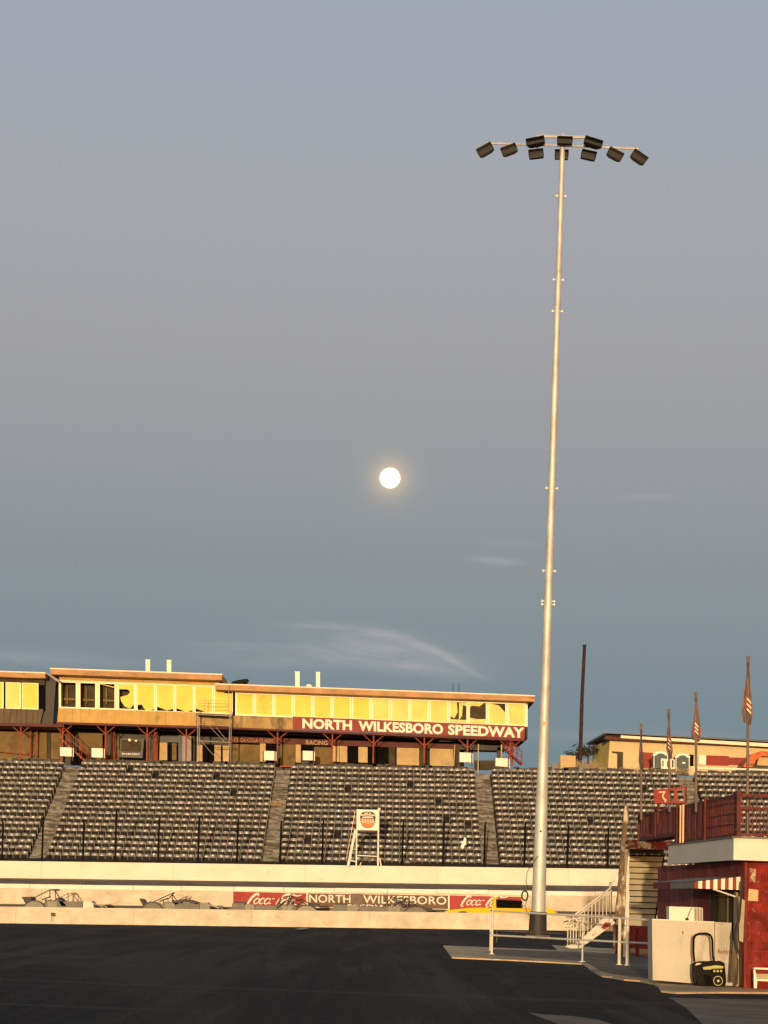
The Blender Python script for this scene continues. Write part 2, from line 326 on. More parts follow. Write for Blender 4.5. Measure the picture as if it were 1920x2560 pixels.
def lettering(txt, corners, D, thick, mat, parent, bold=.03, name='lettering', shear=0):
    """text stretched to the px quad corners (bl, br, tr, tl) at depth D, raised by thick"""
    vs, fs = text_tris(txt, bold)
    x0 = min(v[0] for v in vs); x1 = max(v[0] for v in vs); y0 = min(v[1] for v in vs); y1 = max(v[1] for v in vs)
    P = [W(x, y, D) for x, y in corners]
    mb = MB(); V = []
    for x, y in vs:
        u = (x-x0)/(x1-x0); v = (y-y0)/(y1-y0)
        p = P[0]*(1-u)*(1-v)+P[1]*u*(1-v)+P[2]*u*v+P[3]*(1-u)*v
        p.x += shear*(v)*(P[3]-P[0]).length; V.append(p)
    n = len(V)
    edges = {}
    for f in fs:
        for i in range(len(f)):
            a, b = f[i], f[(i+1) % len(f)]
            edges[(a, b)] = edges.get((a, b), 0)+1
    front = [Vector((p.x, D-thick, p.z)) for p in V]
    sides = [(b, a, a+n, b+n) for (a, b) in edges if (b, a) not in edges]
    mb.add(front+V, list(fs)+sides)
    return mb.build(name, mat, parent)
def stroke(mb, pts, w, D, th):     # ribbon along px pts, width w(t) in px
    P = [Vector((x, y)) for x, y in pts]; n = len(P); Lf = []; Rt = []
    for i, p in enumerate(P):
        d = (P[min(i+1, n-1)]-P[max(i-1, 0)]).normalized(); nn = Vector((-d.y, d.x)); t = i/(n-1)
        ww = w(t)/2 if callable(w) else w/2
        Lf.append(p+nn*ww); Rt.append(p-nn*ww)
    for i in range(n-1):
        q = [Lf[i], Lf[i+1], Rt[i+1], Rt[i]]
        mb.px([(a.x, a.y) for a in q], D-th, D)
def arc(cx, cy, rx, ry, a0, a1, sh=.0, n=14):
    r = []
    for i in range(n+1):
        a = R(a0+(a1-a0)*i/n); y = -ry*math.sin(a); r.append((cx+rx*math.cos(a)-sh*y, cy+y))
    return r

# ================================================================== GROUND, TRACK
def sheet(name, xs, ys, zf, mat):
    mb = MB(); n = len(xs)
    mb.v = [(x, y, zf(x, y)) for y in ys for x in xs]
    mb.f = [(j*n+i, j*n+i+1, (j+1)*n+i+1, (j+1)*n+i) for j in range(len(ys)-1) for i in range(n-1)]
    return struct(mb.build(name, mat))
Xs = [-600, -200, -90, -60, -40, -25, -12, 0, 12, 25, 40, 60, 90, 200, 600]
sheet('ground', Xs, [-200, 0, 20, 40, 60, 70]+list(range(74, 113, 4)), lambda x, y: grade(max(-60, min(60, x)), y), 'asphalt')
g2 = lambda x, y: grade(max(-60, min(60, x)), y)
sheet('pit_lane', [x for x in Xs], [112.3, 116, 120.2], lambda x, y: g2(x, y)+.3, 'asphalt')
sheet('race_track', [x for x in Xs], [120.6, 124, 128, 133.1], lambda x, y: g2(x, y)+.95+.112*(y-120.6), 'dirt')

def wall(name, D, th, z0, z1, mat, label, x0=-60, x1=60, n=24):
    mb = MB()
    root = empty(name, (0, D, g2(0, D)+z0), label, 'wall')
    sec = MB(); st = (x1-x0)/n; cnt = n+1
    xs = [x0+i*st for i in range(cnt)]
    # one continuous swept body with narrow joint grooves
    prof = [(D, z0), (D, z1), (D+th, z1), (D+th, z0)]
    vs = []; fs = []
    ring = []
    for x in xs:
        for dx, ins in ((-.015, 0), (0, .025), (.015, 0)):
            ring.append((x+dx, ins))
    for x, ins in ring:
        for y, z in prof: vs.append((x, y+(ins if y == D else 0), z+g2(x, D)-(ins*.4 if z == z1 else 0)))
    for i in range(len(ring)-1):
        a = i*4; b = a+4
        for k in range(4): fs.append((a+k, b+k, b+(k+1) % 4, a+(k+1) % 4))
    fs += [(3, 2, 1, 0), tuple(len(vs)-4+k for k in range(4))]
    sec.add(vs, fs).build('wall_body', mat, root)
    return root
D1, D2, D3 = 112.0, 120.2, 133.0
w1 = wall('pit_wall', D1, .25, -.05, .80, 'cream2', 'low cream concrete wall along the near edge of the dark asphalt', n=20)
z2t = W(960, 2222.5, D2).z
w2 = wall('pit_wall', D2, .3, .3, z2t-.24, 'cream2', 'cream concrete wall carrying the painted soft drink and speedway signs', n=20)
# white capping planks of the middle wall, with small steps at their joints, and its dark foot
mb = MB(); x = -60.0; i = 0
while x < 60:
    L_ = 2.6+rnd.random()*.4; dz = rnd.uniform(-.012, .012)
    xa, xb = x, x+L_-.02
    pts = [(xa, z2t-.235+g2(xa, D2)+dz), (xb, z2t-.235+g2(xb, D2)+dz), (xb, z2t+g2(xb, D2)+dz), (xa, z2t+g2(xa, D2)+dz)]
    mb.prism(pts, D2-.035, D2+.33); x += L_
mb.build('wall_cap', 'cap', w2)
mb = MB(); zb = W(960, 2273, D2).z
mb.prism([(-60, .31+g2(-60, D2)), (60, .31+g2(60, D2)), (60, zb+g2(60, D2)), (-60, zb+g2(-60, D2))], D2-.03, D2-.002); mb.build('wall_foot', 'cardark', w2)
z3b = W(960, 2210, D3).z; z3t = W(960, 2165.5, D3).z
w3 = wall('track_wall', D3, .35, z3b, z3t, 'cream', 'tall smooth cream wall right below the grandstand seats', n=15)
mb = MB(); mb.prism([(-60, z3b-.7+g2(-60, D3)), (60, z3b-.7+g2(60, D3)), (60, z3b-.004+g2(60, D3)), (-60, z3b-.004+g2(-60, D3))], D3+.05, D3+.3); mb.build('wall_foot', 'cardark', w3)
mb = MB()
x = -60
while x < 60:
    L_ = rnd.uniform(3, 9); h = rnd.uniform(.10, .2)
    mb.prism([(x, z3b-.012-h+g2(x, D3)), (x+L_, z3b-.012-h*.9+g2(x+L_, D3)), (x+L_, z3b-.012+g2(x+L_, D3)), (x, z3b-.012+g2(x, D3))], D3-.03, D3+.045); x += L_+rnd.uniform(0, .8)
mb.build('kick_board', 'greywood', w3)

# concrete pavement in front of the red building (polygons taken on the ground plane)
def slab(name, pxs, z, th, mat, edge=True):
    P = [G(x, y) for x, y in pxs]; mb = MB(); n = len(P)
    vs = [(p.x, p.y, z) for p in P]+[(p.x, p.y, z-th) for p in P]
    a = sum(P[i].x*P[(i+1) % n].y-P[(i+1) % n].x*P[i].y for i in range(n)); idx = list(range(n))
    if a < 0: idx = idx[::-1]
    fs = [tuple(idx), tuple(i+n for i in reversed(idx))]+[(idx[i], idx[i]+n, idx[(i+1) % n]+n, idx[(i+1) % n]) for i in range(n)]
    return struct(mb.add(vs, fs).build(name, mat))
slab('pavement', [(1108, 2366), (1230, 2371), (1395, 2378), (1362, 2351), (1500, 2354), (1700, 2362), (2300, 2390), (2300, 2500), (1920, 2485), (1800, 2484), (1690, 2485), (1652, 2481), (1645, 2470),
                  (1632, 2462), (1600, 2455), (1560, 2452), (1532, 2446), (1505, 2443), (1488, 2434), (1474, 2425), (1464, 2416), (1455, 2412), (1290, 2403), (1130, 2396)], .035, .08, 'slab')
slab('forecourt', [(1222, 2389), (1236, 2376), (1330, 2379), (1400, 2382), (1480, 2384), (1700, 2396), (1820, 2400), (2300, 2420), (2300, 2470), (1850, 2473), (1700, 2468), (1655, 2462), (1628, 2452),
                   (1540, 2440), (1500, 2430), (1470, 2412), (1440, 2405), (1330, 2398)], .041, .004, 'dirt')
slab('worn_patch', [(1322, 2532), (1360, 2537), (1430, 2541), (1500, 2551), (1530, 2562), (1440, 2570), (1395, 2560), (1352, 2545)], .006, .004, 'dirt')
slab('worn_patch', [(1672, 2494), (1760, 2497), (1930, 2500), (2100, 2560), (2100, 2700), (1840, 2640), (1765, 2570), (1715, 2520)], .006, .004, 'dirt')
slab('worn_patch', [(738, 2322), (762, 2319), (772, 2322), (750, 2324)], .006, .004, 'slab')

# ================================================================== GRANDSTAND
NR = 17; DR0, DR = 136.0, .84
zr0 = W(60, 2141, DR0).z; xr0 = W(60, 2141, DR0).x
zr16 = W(60, 1912, DR0+16*DR).z; xr16 = W(60, 1912, DR0+16*DR).x
GR = .0185
ZC0 = zr0-GR*xr0; ZC16 = zr16-GR*xr16; RISE = (ZC16-ZC0)/16
def rowz(i): return ZC0+RISE*i            # height of the middle of the tipped-up seat pan at X=0
AIS = [-34.6, -20.8, -6.3, 7.45, 21.4, 35.2]; AW = .50
sheet('terrain', [-900, -300, -90, -60, 0, 60, 90, 300, 900], [152.0, 156, 170, 260, 600], lambda x, y: rowz(17)-.49+GR*max(-60, min(60, x))-.03*max(0, y-170), 'dirt')
gs = empty('grandstand', (0, 135, 2), 'stepped concrete grandstand terrace full of tip-up seats', 'grandstand')
mb = MB(); me2 = MB()
for i in range(NR+1):
    y0 = DR0-.32+i*DR; y1 = y0+DR if i < NR else y0+2.6
    zt = rowz(i)-.47
    for X0 in range(-60, 60, 20):
        X1 = X0+20; vs = [(X0, y0, zt+GR*X0), (X1, y0, zt+GR*X1), (X1, y1, zt+GR*X1), (X0, y1, zt+GR*X0)]
        me2.add(vs, [(0, 1, 2, 3)])
        lo = zt-RISE if i else zt-1.5
        vs = [(X0, y0, lo+GR*X0), (X1, y0, lo+GR*X1), (X1, y0, zt+GR*X1), (X0, y0, zt+GR*X0)]
        mb.add(vs, [(0, 1, 2, 3)])
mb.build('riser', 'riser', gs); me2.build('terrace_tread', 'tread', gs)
for a in AIS:
    if abs(a) > 30: continue
    mb = MB()
    for i in range(2*NR+1):
        y0 = DR0-.62+i*DR/2; zt = rowz(i/2)-.44+GR*a-.02
        w = AW+rnd.uniform(-.03, .03); j = rnd.uniform(-.02, .02)
        # each step with a broken, uneven front edge
        k = 6; vs = []; top = []; bot = []
        for q in range(k+1):
            xx = a-w+2*w*q/k; yy = y0+rnd.uniform(-.035, .035); zz = zt+j+rnd.uniform(-.018, .018)
            top.append((xx, yy, zz)); bot.append((xx, yy+.03, zz-.26))
        back = [(p[0], y0+DR/2+.1, zt+j) for p in top]
        vs = bot+top+back; n = k+1
        mb.add(vs, [(q, q+1, q+1+n, q+n) for q in range(k)]+[(q+n, q+1+n, q+1+2*n, q+2*n) for q in range(k)])
    mb.build('aisle_stairs', 'step', gs)

# one seat: curved back shell, tipped-up pan, iron frame
def seat_back(low=False):
    mb = MB(); nx, nz = (5, 4); w = .224
    def shell(off):
        r = []
        for j in range(nz):
            v = j/(nz-1)
            for i in range(nx):
                u = -1+2*i/(nx-1)
                x = u*w*(1-.06*v**3*abs(u)); z = .04+v*.27-.035*(abs(u)**3)*v
                y = .085+.05*u*u+.13*(v-.62)**2+off
                r.append((x, y, z))
        return r
    f = shell(0); b = shell(.025); mb.add(f+b, [(j*nx+i, j*nx+i+1, (j+1)*nx+i+1, (j+1)*nx+i) for j in range(nz-1) for i in range(nx-1)]
        + [(nx*nz+(nz-1)*nx+i, (nz-1)*nx+i, (nz-1)*nx+i+1, nx*nz+(nz-1)*nx+i+1)[::-1] for i in range(nx-1)])
    return mb
def seat_pan():
    mb = MB()
    pts = [(-.195, -.10), (-.10, -.125), (.10, -.125), (.195, -.10), (.212, .085), (.15, .105), (-.15, .105), (-.212, .085)]
    return mb.prism(pts, .015, .065)
def seat_frame():
    mb = MB(); mb.box((.225, .05, -.16), (.022, .05, .62)); mb.box((.225, .02, .14), (.03, .20, .03)); return mb
def mesh_of(mb, name, mat, smooth=False):
    o = mb.build(name, mat, None, smooth); me = o.data; bpy.data.objects.remove(o); return me
me_back = mesh_of(seat_back(), 'backrest', 'seat', True); me_pan = mesh_of(seat_pan(), 'seat_pan', 'pan'); me_frame = mesh_of(seat_frame(), 'armrest_frame', 'frame')
def seat_spots(i):
    D = DR0+i*DR; r = []
    for a0, a1 in zip(AIS[:-1], AIS[1:]):
        x0 = a0+AW+.30; x1 = a1-AW-.28; n = int((x1-x0)/.452)+1; st = (x1-x0)/(n-1)
        for k in range(n):
            x = x0+k*st
            r.append((x, D, rowz(i)+GR*x))
    return r
def visible(x, D, z):
    px = 960-17*2+(x/D)*F
    return -25 < px+22 < 1950
GAP = set()
rows_lab = {0: 'grey and black tip-up seat in the lowest row of the grandstand', 1: 'grey and black tip-up seat in the second row from the bottom', 2: 'grey and black tip-up seat in the third row from the bottom'}
rest = []; cnt = 0
first = None
for i in range(NR):
    for (x, D, z) in seat_spots(i):
        if not visible(x, D, z): continue
        u = 960+(x/D)*F
        if i < 3 and u < 1590 and cnt < 292:
            cnt += 1
            e = bpy.data.objects.new('stadium_seat', None); C.objects.link(e); e.location = (x, D, z); e.empty_display_size = .2
            tag(e, rows_lab[i], 'seat', 'tip-up seats in the lowest rows of the grandstand')
            e.rotation_euler = (rnd.uniform(-.03, .03), 0, rnd.uniform(-.03, .03))
            for nm, me in (('backrest', me_back), ('seat_pan', me_pan), ('armrest_frame', me_frame)):
                o = bpy.data.objects.new(nm, me); C.objects.link(o); o.parent = e
                if nm == 'backrest': o.rotation_euler = (rnd.uniform(-.12, .10), rnd.uniform(-.03, .03), rnd.uniform(-.10, .10))
        else: rest.append((x, D, z, i))
# every further seat, beyond the three hundred nearest: one mass of the same seats
me = bpy.data.meshes.new('stadium_seat_rows'); V = []; Fs = []; MI = []
protos = []
for k, mm in enumerate((me_back, me_pan, me_frame)):
    protos.append(([v.co.copy() for v in mm.vertices], [tuple(p.vertices) for p in mm.polygons], k))
def patch_dull(x, i):      # stretches of seats with duller, sagging backs as in the photograph
    return math.sin(x*.7+i*1.9)+math.sin(x*.23-i*.8) > 1.0
for (x, D, z, i) in rest:
    if rnd.random() < .006: continue
    for vs, fs, k in protos:
        n = len(V)
        if k == 0:
            ax = rnd.uniform(-.14, .12)+(-.22 if patch_dull(x, i) else 0); az_ = rnd.uniform(-.12, .12); rot = Matrix.Rotation(ax, 3, 'X') @ Matrix.Rotation(az_, 3, 'Z')
            V += [tuple(rot @ v+Vector((x, D, z))) for v in vs]
        else: V += [(v.x+x, v.y+D, v.z+z) for v in vs]
        for f in fs: Fs.append(tuple(q+n for q in f)); MI.append(k)
me.from_pydata(V, [], Fs)
for nm in ('seat', 'pan', 'frame'): me.materials.append(mt[nm])
me.polygons.foreach_set('material_index', MI)
me.polygons.foreach_set('use_smooth', [k == 0 for k in MI]); me.update()
o = bpy.data.objects.new('stadium_seat_rows', me); C.objects.link(o)
tag(o, 'rows upon rows of grey and black tip-up seats filling the upper grandstand', 'seats', None, 'stuff')

# crest rail behind the last row, lumpy debris and dry weeds along it
mb = MB()
x = -26.0
while x < 30:
    L_ = rnd.uniform(.35, 1.1)
    z = rowz(16)+GR*x+.42+rnd.uniform(-.05, .10)
    if not any(abs(x-a) < .8 for a in AIS): mb.box((x, DR0+17*DR+.25, z-.13), (L_*.95, .2, .30+rnd.uniform(0, .08)), Matrix.Rotation(rnd.uniform(-.06, .06), 3, 'Y'))
    x += L_
mb.build('crest_kerb', 'tread', gs)
def weeds(px0, px1, ybase, h, D, n, label, mat='dry', lean=.5):
    mb = MB(); 
    for _ in range(n):
        x = rnd.uniform(px0, px1); b = W(x, ybase+(x-px0)*.02+rnd.uniform(-2, 4), D+rnd.uniform(-.25, .25)); hh = h*rnd.uniform(.35, 1.0)
        p = b; dr = Vector((rnd.uniform(-lean, lean), rnd.uniform(-.2, .2), 1)).normalized()
        for _s in range(3):
            q = p+dr*hh/3; mb.tube(p, q, .012, .008, 4, False); p = q; dr = (dr+Vector((rnd.uniform(-.7, .7), rnd.uniform(-.3, .3), rnd.uniform(-.5, .1)))).normalized()
            if rnd.random() < .6:
                a = p+Vector((rnd.uniform(-.12, .12), 0, rnd.uniform(0, .1))); c = p+Vector((rnd.uniform(-.1, .1), rnd.uniform(-.05, .05), -.05)); mb.add([p, a, c], [(0, 1, 2)])
    o = mb.build('dry_weeds', mat); center(o); tag(o, label, 'weeds', None, 'stuff'); return o
weeds(1380, 1500, 1922, .75, 152.0, 260, 'tangled dry weeds at the top row left of the cream building')
weeds(1500, 1720, 1930, .45, 151.5, 300, 'short dry weeds along the top row before the cream building')
weeds(0, 90, 1908, .45, 151.5, 90, 'wiry dry weeds at the top row in the far left')
weeds(672, 706, 2012, .30, 143.6, 0+60, 'yellow weeds growing through the second aisle stairs')

# catch fence on the track wall: posts with a lean-in tip and thin cables
DF = 133.9
cf = empty('catch_fence', (0, DF, 3.3), 'black steel catch fence posts and cables above the tall cream wall', 'fence')
for px_, top in [(5, 2058), (105, 2052), (207, 2058), (288, 2034), (395, 2056), (495, 2052), (592, 2060), (700, 2062), (805, 2060), (1005, 2066), (1107, 2062), (1210, 2064), (1310, 2066), (1418, 2072), (1518, 2078), (1625, 2070), (1725, 2075)]:
    mb = MB(); b = W(px_, 2160+px_*.0115, DF); t = W(px_+3, top, DF); b.z -= .3
    lean = Vector((-.10 if px_ < 260 else .02, -.16, .22))
    mb.tube(b, t, .062, .062, 8); mb.tube(t, t+lean, .058, .045, 8); mb.build('fence_post', 'black', cf)
for k in range(5):
    mb = MB(); zo = .12+k*.5
    prev = None
    for xx in range(-26, 30, 2):
        p = Vector((xx, DF-.05, z3t+g2(xx, D3)+zo+.01*math.sin(xx))); 
        if prev is not None: mb.tube(prev, p, .005, .005, 4, False)
        prev = p
    mb.build('fence_cable', 'cardark', cf)
mb = MB(); mb.prism([(-30, z3t-.3+g2(-30, D3)), (32, z3t-.3+g2(32, D3)), (32, z3t+.20+g2(32, D3)), (-30, z3t+.20+g2(-30, D3))], DF+.12, DF+.16); mb.build('base_board', 'black', cf)

# ================================================================== PRESS BOXES
DP = 151.0
def support(px_, ytop, ybot, parent, D=DP+.4, brace=24, drop=21):
    mb = MB(); t = W(px_, ytop, D); b = W(px_-1, ybot, D)
    mb.tube(b, t, .055, .055, 8)
    q = W(px_, ytop+drop, D)
    mb.tube(q, W(px_-brace, ytop-brace*.038, D), .035, .035, 6); mb.tube(q, W(px_+brace, ytop+brace*.038, D), .035, .035, 6)
    mb.build('support_post', 'rust', parent)
def window(x0, y0, x1, y1, D, parent, mat='yellow', poly=None, slope=.038, fw=4.0, deep=True):
    d = (x1-x0)*slope
    def Y(x, y): return y+(x-x0)*slope
    mb = MB()
    mb.rect(x0, y0, x1, y0+fw, D-.06, D+.06, slope); mb.rect(x0, y1-fw, x1, y1, D-.06, D+.06, slope)
    mb.px([(x0, y1-fw), (x0+fw, Y(x0+fw, y1-fw)), (x0+fw, Y(x0+fw, y0+fw)), (x0, y0+fw)], D-.062, D+.058)
    mb.px([(x1-fw, Y(x1-fw, y1-fw)), (x1, Y(x1, y1-fw)), (x1, Y(x1, y0+fw)), (x1-fw, Y(x1-fw, y0+fw))], D-.062, D+.058)
    w = mb.build('window', 'mull', parent)
    if poly is None: poly = [(0, 0), (1, 0), (1, 1), (0, 1)]
    if poly:
        a0, b0, a1, b1 = x0+fw-.5, y0+fw-.5, x1-fw+.5, y1-fw+.5
        # gently billowing sheet instead of a flat card
        if len(poly) == 4 and poly[1] == (1, 0):
            nx, nz = 7, 7; vs = []
            ph = rnd.uniform(0, 6)
            for side in (0, .012):
                for j in range(nz):
                    for i in range(nx):
                        u, v = i/(nx-1), j/(nz-1); xx = a0+(a1-a0)*u; yy = Y(xx, b0+(b1-b0)*v)
                        p = W(xx, yy, D); bul = math.sin(math.pi*u)*math.sin(math.pi*v)
                        vs.append((p.x, D+.02+side-.03*bul+.012*math.sin(5*u+ph)*bul, p.z))
            N = nx*nz
            fs = [(j*nx+i, (j+1)*nx+i, (j+1)*nx+i+1, j*nx+i+1) for j in range(nz-1) for i in range(nx-1)]
            fs += [tuple(q+N for q in f[::-1]) for f in fs]
            MB().add(vs, fs).build('pane', mat, w, True)
        else:
            mb = MB(); mb.px([(a0+(a1-a0)*u, Y(a0+(a1-a0)*u, b0+(b1-b0)*v)) for u, v in poly], D+.01, D+.03); mb.build('pane', mat, w)
    return w
def stack_pipe(x, y0, y1, D, parent, w=11):
    mb = MB(); mb.rect(x, y0, x+w, y1, D, D+.28); mb.rect(x-1, y0-1.5, x+w+1, y0, D-.03, D+.31); mb.build('vent_stack', 'cap', parent)
def roof(pts, D0, D1, parent, yb=12, slope=.038):
    """pts = (x0, ytop at x0, x1): roof slab with a thin pale drip edge over a board fascia"""
    x0, y0, x1 = pts
    mb = MB(); mb.rect(x0+1, y0+3.2, x1-1, y0+yb+3, D0+.03, D1, slope); mb.build('fascia', 'fascia', parent)
    mb = MB(); mb.rect(x0, y0, x1, y0+3, D0, D1+.05, slope); mb.build('roof', 'rooftrim', parent)
def fullwall(x0, y0, x1, y1, D0, D1, parent, mat, name='wall', slope=.038):
    mb = MB(); mb.rect(x0, y0, x1, y1, D0, D1, slope); return mb.build(name, mat, parent)

# --- right (long, lower) press box
pb = empty('press_box', W(940, 1840, DP), 'long yellow-windowed press box with the speedway name in white letters', 'press box')
roof((537, 1708, 1338), DP-1.3, DP+7, pb, 13, .0375)
fullwall(560, 1724, 1318, 1733, DP, DP+.2, pb, 'board')                     # head band
fullwall(1316.5, 1753, 1319.5, 1846, DP+.02, DP+6, pb, 'cardark', 'end_wall')
fullwall(578, 1789, 732.5, 1820, DP-.02, DP+.2, pb, 'board2', 'apron_board', .042)
sg = MB(); sg.px([(732, 1822), (1311, 1847), (1313, 1815), (732, 1791)], DP-.06, DP+.1); sgo = sg.build('name_board', 'maroon', pb)
def letters(txt, x0, x1):
    yb = 1820.5+(x0-745)*.0435; yb2 = 1820.5+(x1-745)*.0435; yt = 1795.5+(x0-745)*.0415; yt2 = 1795.5+(x1-745)*.0415
    lettering(txt, [(x0, yb), (x1, yb2), (x1, yt2), (x0, yt)], DP-.06, .03, 'letter', sgo, bold=.04)
letters('NORTH', 756, 880); letters('WILKESBORO', 896, 1108); letters('SPEEDWAY', 1120, 1311)
mb = MB(); mb.px([(570, 1822), (1311, 1853), (1311, 1847), (570, 1817.5)], DP-.1, DP+6); mb.build('floor_beam', 'beam', pb)
# windows 600..1318, sixteen of them
xs = [588+i*48.55 for i in range(16)]
for i, x in enumerate(xs[:15]):
    y0 = 1730+(x-600)*.0385; y1 = 1789+(x-600)*.0385
    mat = 'yellow' if i < 7 else 'yellow2'
    poly = None
    if i == 11: mat = 'int'; 
    if i in (12,): mat = 'int'
    if i == 13: poly = [(.0, .0), (.6, .1), (1, .45), (.98, 1), (0, 1)]
    if i == 11: poly = None
    window(x, y0, x+48.0, y1, DP+.05, pb, mat, poly)
    if i == 11:
        mb = MB()
        mb.px([(x+4, y0+6), (x+20, y0+5), (x+22, y0+30), (x+14, y0+46), (x+4, y0+40)], DP-.0, DP+.012); mb.px([(x+26, y0+6), (x+44, y0+7), (x+45, y0+16), (x+35, y0+12), (x+33, y0+40), (x+25, y0+50)], DP-.0, DP+.012)
        mb.px([(x+4, y0+48), (x+44, y0+50), (x+44, y0+56), (x+4, y0+54)], DP, DP+.012)
        mb.build('torn_film', 'yellow2', pb)
    if i == 12:
        mb = MB(); mb.px([(x+4, y0+4), (x+40, y0+5), (x+28, y0+14), (x+10, y0+12), (x+4, y0+16)], DP, DP+.012); mb.px([(x+4, y0+42), (x+20, y0+46), (x+44, y0+46), (x+44, y0+56), (x+4, y0+54)], DP, DP+.012); mb.build('torn_film', 'yellow2', pb)
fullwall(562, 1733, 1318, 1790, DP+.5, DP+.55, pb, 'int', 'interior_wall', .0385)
fullwall(562, 1728, 584, 1787, DP+.0, DP+.1, pb, 'yellow', 'corner_panel', .0385)
mb = MB(); mb.rect(582, 1731, 588, 1788, DP-.03, DP+.12); mb.build('dark_gap', 'void', pb)
fullwall(1315, 1758, 1319, 1817, DP-.0, DP+.1, pb, 'mull', 'corner_trim')
stack_pipe(738, 1680, 1716, DP+2, pb); stack_pipe(790, 1681, 1718, DP+2, pb, 10)
mb = MB()
for x in (1133, 1147): mb.tube(W(x, 1732, DP+3), W(x, 1709, DP+3), .02, .015, 6)
mb.build('antenna', 'black', pb)
mb = MB(); mb.px([(576, 1709), (582, 1703), (606, 1698), (618, 1697), (622, 1700), (616, 1710), (604, 1711)], DP+1, DP+1.5); o = mb.build('tarp_heap', 'black'); center(o); tag(o, 'black tarpaulin heap on the long press box roof', 'tarpaulin')
mb = MB(); mb.px([(764, 1716), (768, 1711), (776, 1711), (781, 1717)], DP+1.6, DP+2.2); mb.build('roof_vent', 'cap', pb)
for px_, yt in [(694, 1829), (831, 1834), (934, 1839), (1061, 1844), (1169, 1848)]: support(px_, yt, 1908, pb)
support(1275, 1853, 1915, pb)
mb = MB(); mb.tube(W(1277, 1853, DP+.6), W(1272, 1915, DP+.6), .09, .09, 8); mb.tube(W(1283, 1852, DP+1.5), W(1280, 1915, DP+1.5), .06, .06, 8); mb.build('support_post', 'rust', pb)

# --- left (higher) press box
pl = empty('press_box', W(320, 1815, DP), 'higher press box with three broken black windows at its left end', 'press box')
roof((125, 1669.5, 556), DP-1.4, DP+7, pl, 13, .035)
fullwall(148, 1686, 548, 1703, DP, DP+.2, pl, 'board', 'wall', .036)
mb = MB(); mb.px([(143, 1805), (490, 1816), (490, 1781), (146, 1770)], DP-.02, DP+.2); mb.build('apron_board', 'board', pl); MB().px([(491, 1816.5), (579, 1819), (579, 1788), (491, 1782)], DP-.01, DP+.2).build('apron_board', 'board2', pl)
mb = MB()
for k in range(16):
    x = 160+k*21.2; mb.px([(x-.4, 1770+(x-146)*.032), (x+.4, 1770+(x-146)*.032), (x, 1804+(x-143)*.032), (x-.8, 1804+(x-143)*.032)], DP-.028, DP-.0205)
mb.build('board_joint', 'board2', pl)
mb = MB(); mb.px([(140, 1810), (570, 1823), (570, 1817), (140, 1804.5)], DP-.1, DP+6); mb.build('floor_beam', 'beam', pl)
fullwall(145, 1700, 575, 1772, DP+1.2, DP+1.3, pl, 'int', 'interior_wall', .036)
mb = MB()
for x in (160, 208, 258): mb.rect(x+6, 1716+(x-145)*.036, x+10, 1760, DP+.9, DP+.95); mb.rect(x, 1744+(x-145)*.036, x+36, 1750+(x-145)*.036, DP+.85, DP+.95)
mb.build('interior_partition', 'tandark', pl)
polys = [[], [], [(0, 0), (1, .12), (1, .16), (0, .02)], [(.0, .0), (1, .0), (1, .78), (.75, .98), (.4, .9), (.15, .70), (.1, .52), (.6, .42), (.75, .3), (.6, .2), (0, .2)],
         [(0, 0), (1, 0), (1, .9), (.85, .98), (.5, 1), (.35, .88), (.25, .78), (0, .8)], [(0, 0), (1, 0), (1, .9), (.6, .97), (.3, .90), (0, .84)], [(0, 0), (1, 0), (1, .92), (.6, 1), (0, .87)], [(0, 0), (1, 0), (1, .99), (.6, .99), (0, .85)], None]
for i in range(9):
    x = 147+i*48.4
    y0 = 1700+(x-147)*.036; y1 = 1772+(x-147)*.033
    window(x, y0, x+47.9, y1, DP+.05, pl, 'yellow', polys[i], .0345, 5.5 if i < 4 else 3.5)
stack_pipe(364, 1650, 1680, DP+2, pl); stack_pipe(417, 1651, 1681, DP+2, pl, 11)
for px_, yt in [(157, 1811), (264, 1814), (368, 1818), (466, 1822)]: support(px_, yt, 1903, pl)
# --- far left press box
pf = empty('press_box', W(60, 1815, DP), 'partly seen press box with grey boards below its windows, at the left edge', 'press box')
roof((-60, 1675, 114), DP-1.0, DP+6, pf, 12, .033)
fullwall(-60, 1688, 112, 1707, DP, DP+.2, pf, 'int', 'wall', .033)
mb = MB(); mb.px([(-60, 1805), (100, 1809), (108, 1773), (-60, 1768)], DP-.0, DP+.2); mb.build('apron_board', 'greywood', pf)
mb = MB(); mb.px([(96, 1809), (132, 1812), (140, 1700), (112, 1690), (108, 1772)], DP+.4, DP+5); mb.build('end_wall', 'cardark', pf)
for i, x in enumerate((-30, 14, 55)):
    window(x, 1705+(x)*.03, x+(39 if i < 2 else 41), 1771+x*.03, DP-.05, pf, 'yellow2' if i == 1 else 'yellow', None, .03, 2.5)
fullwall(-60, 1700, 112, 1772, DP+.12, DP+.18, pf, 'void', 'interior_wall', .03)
mb = MB(); mb.px([(-60, 1813), (160, 1818), (160, 1811), (-60, 1805)], DP-.1, DP+6); mb.build('floor_beam', 'beam', pf)
support(52, 1814, 1898, pf)
mb = MB(); mb.px([(114, 1683), (118, 1682), (148, 1700), (147, 1707)], DP-1, DP-.9); mb.px([(134, 1810), (142, 1812), (146, 1730), (138, 1728)], DP+5.1, DP+5.4); mb.build('gutter', 'lilac', pf)

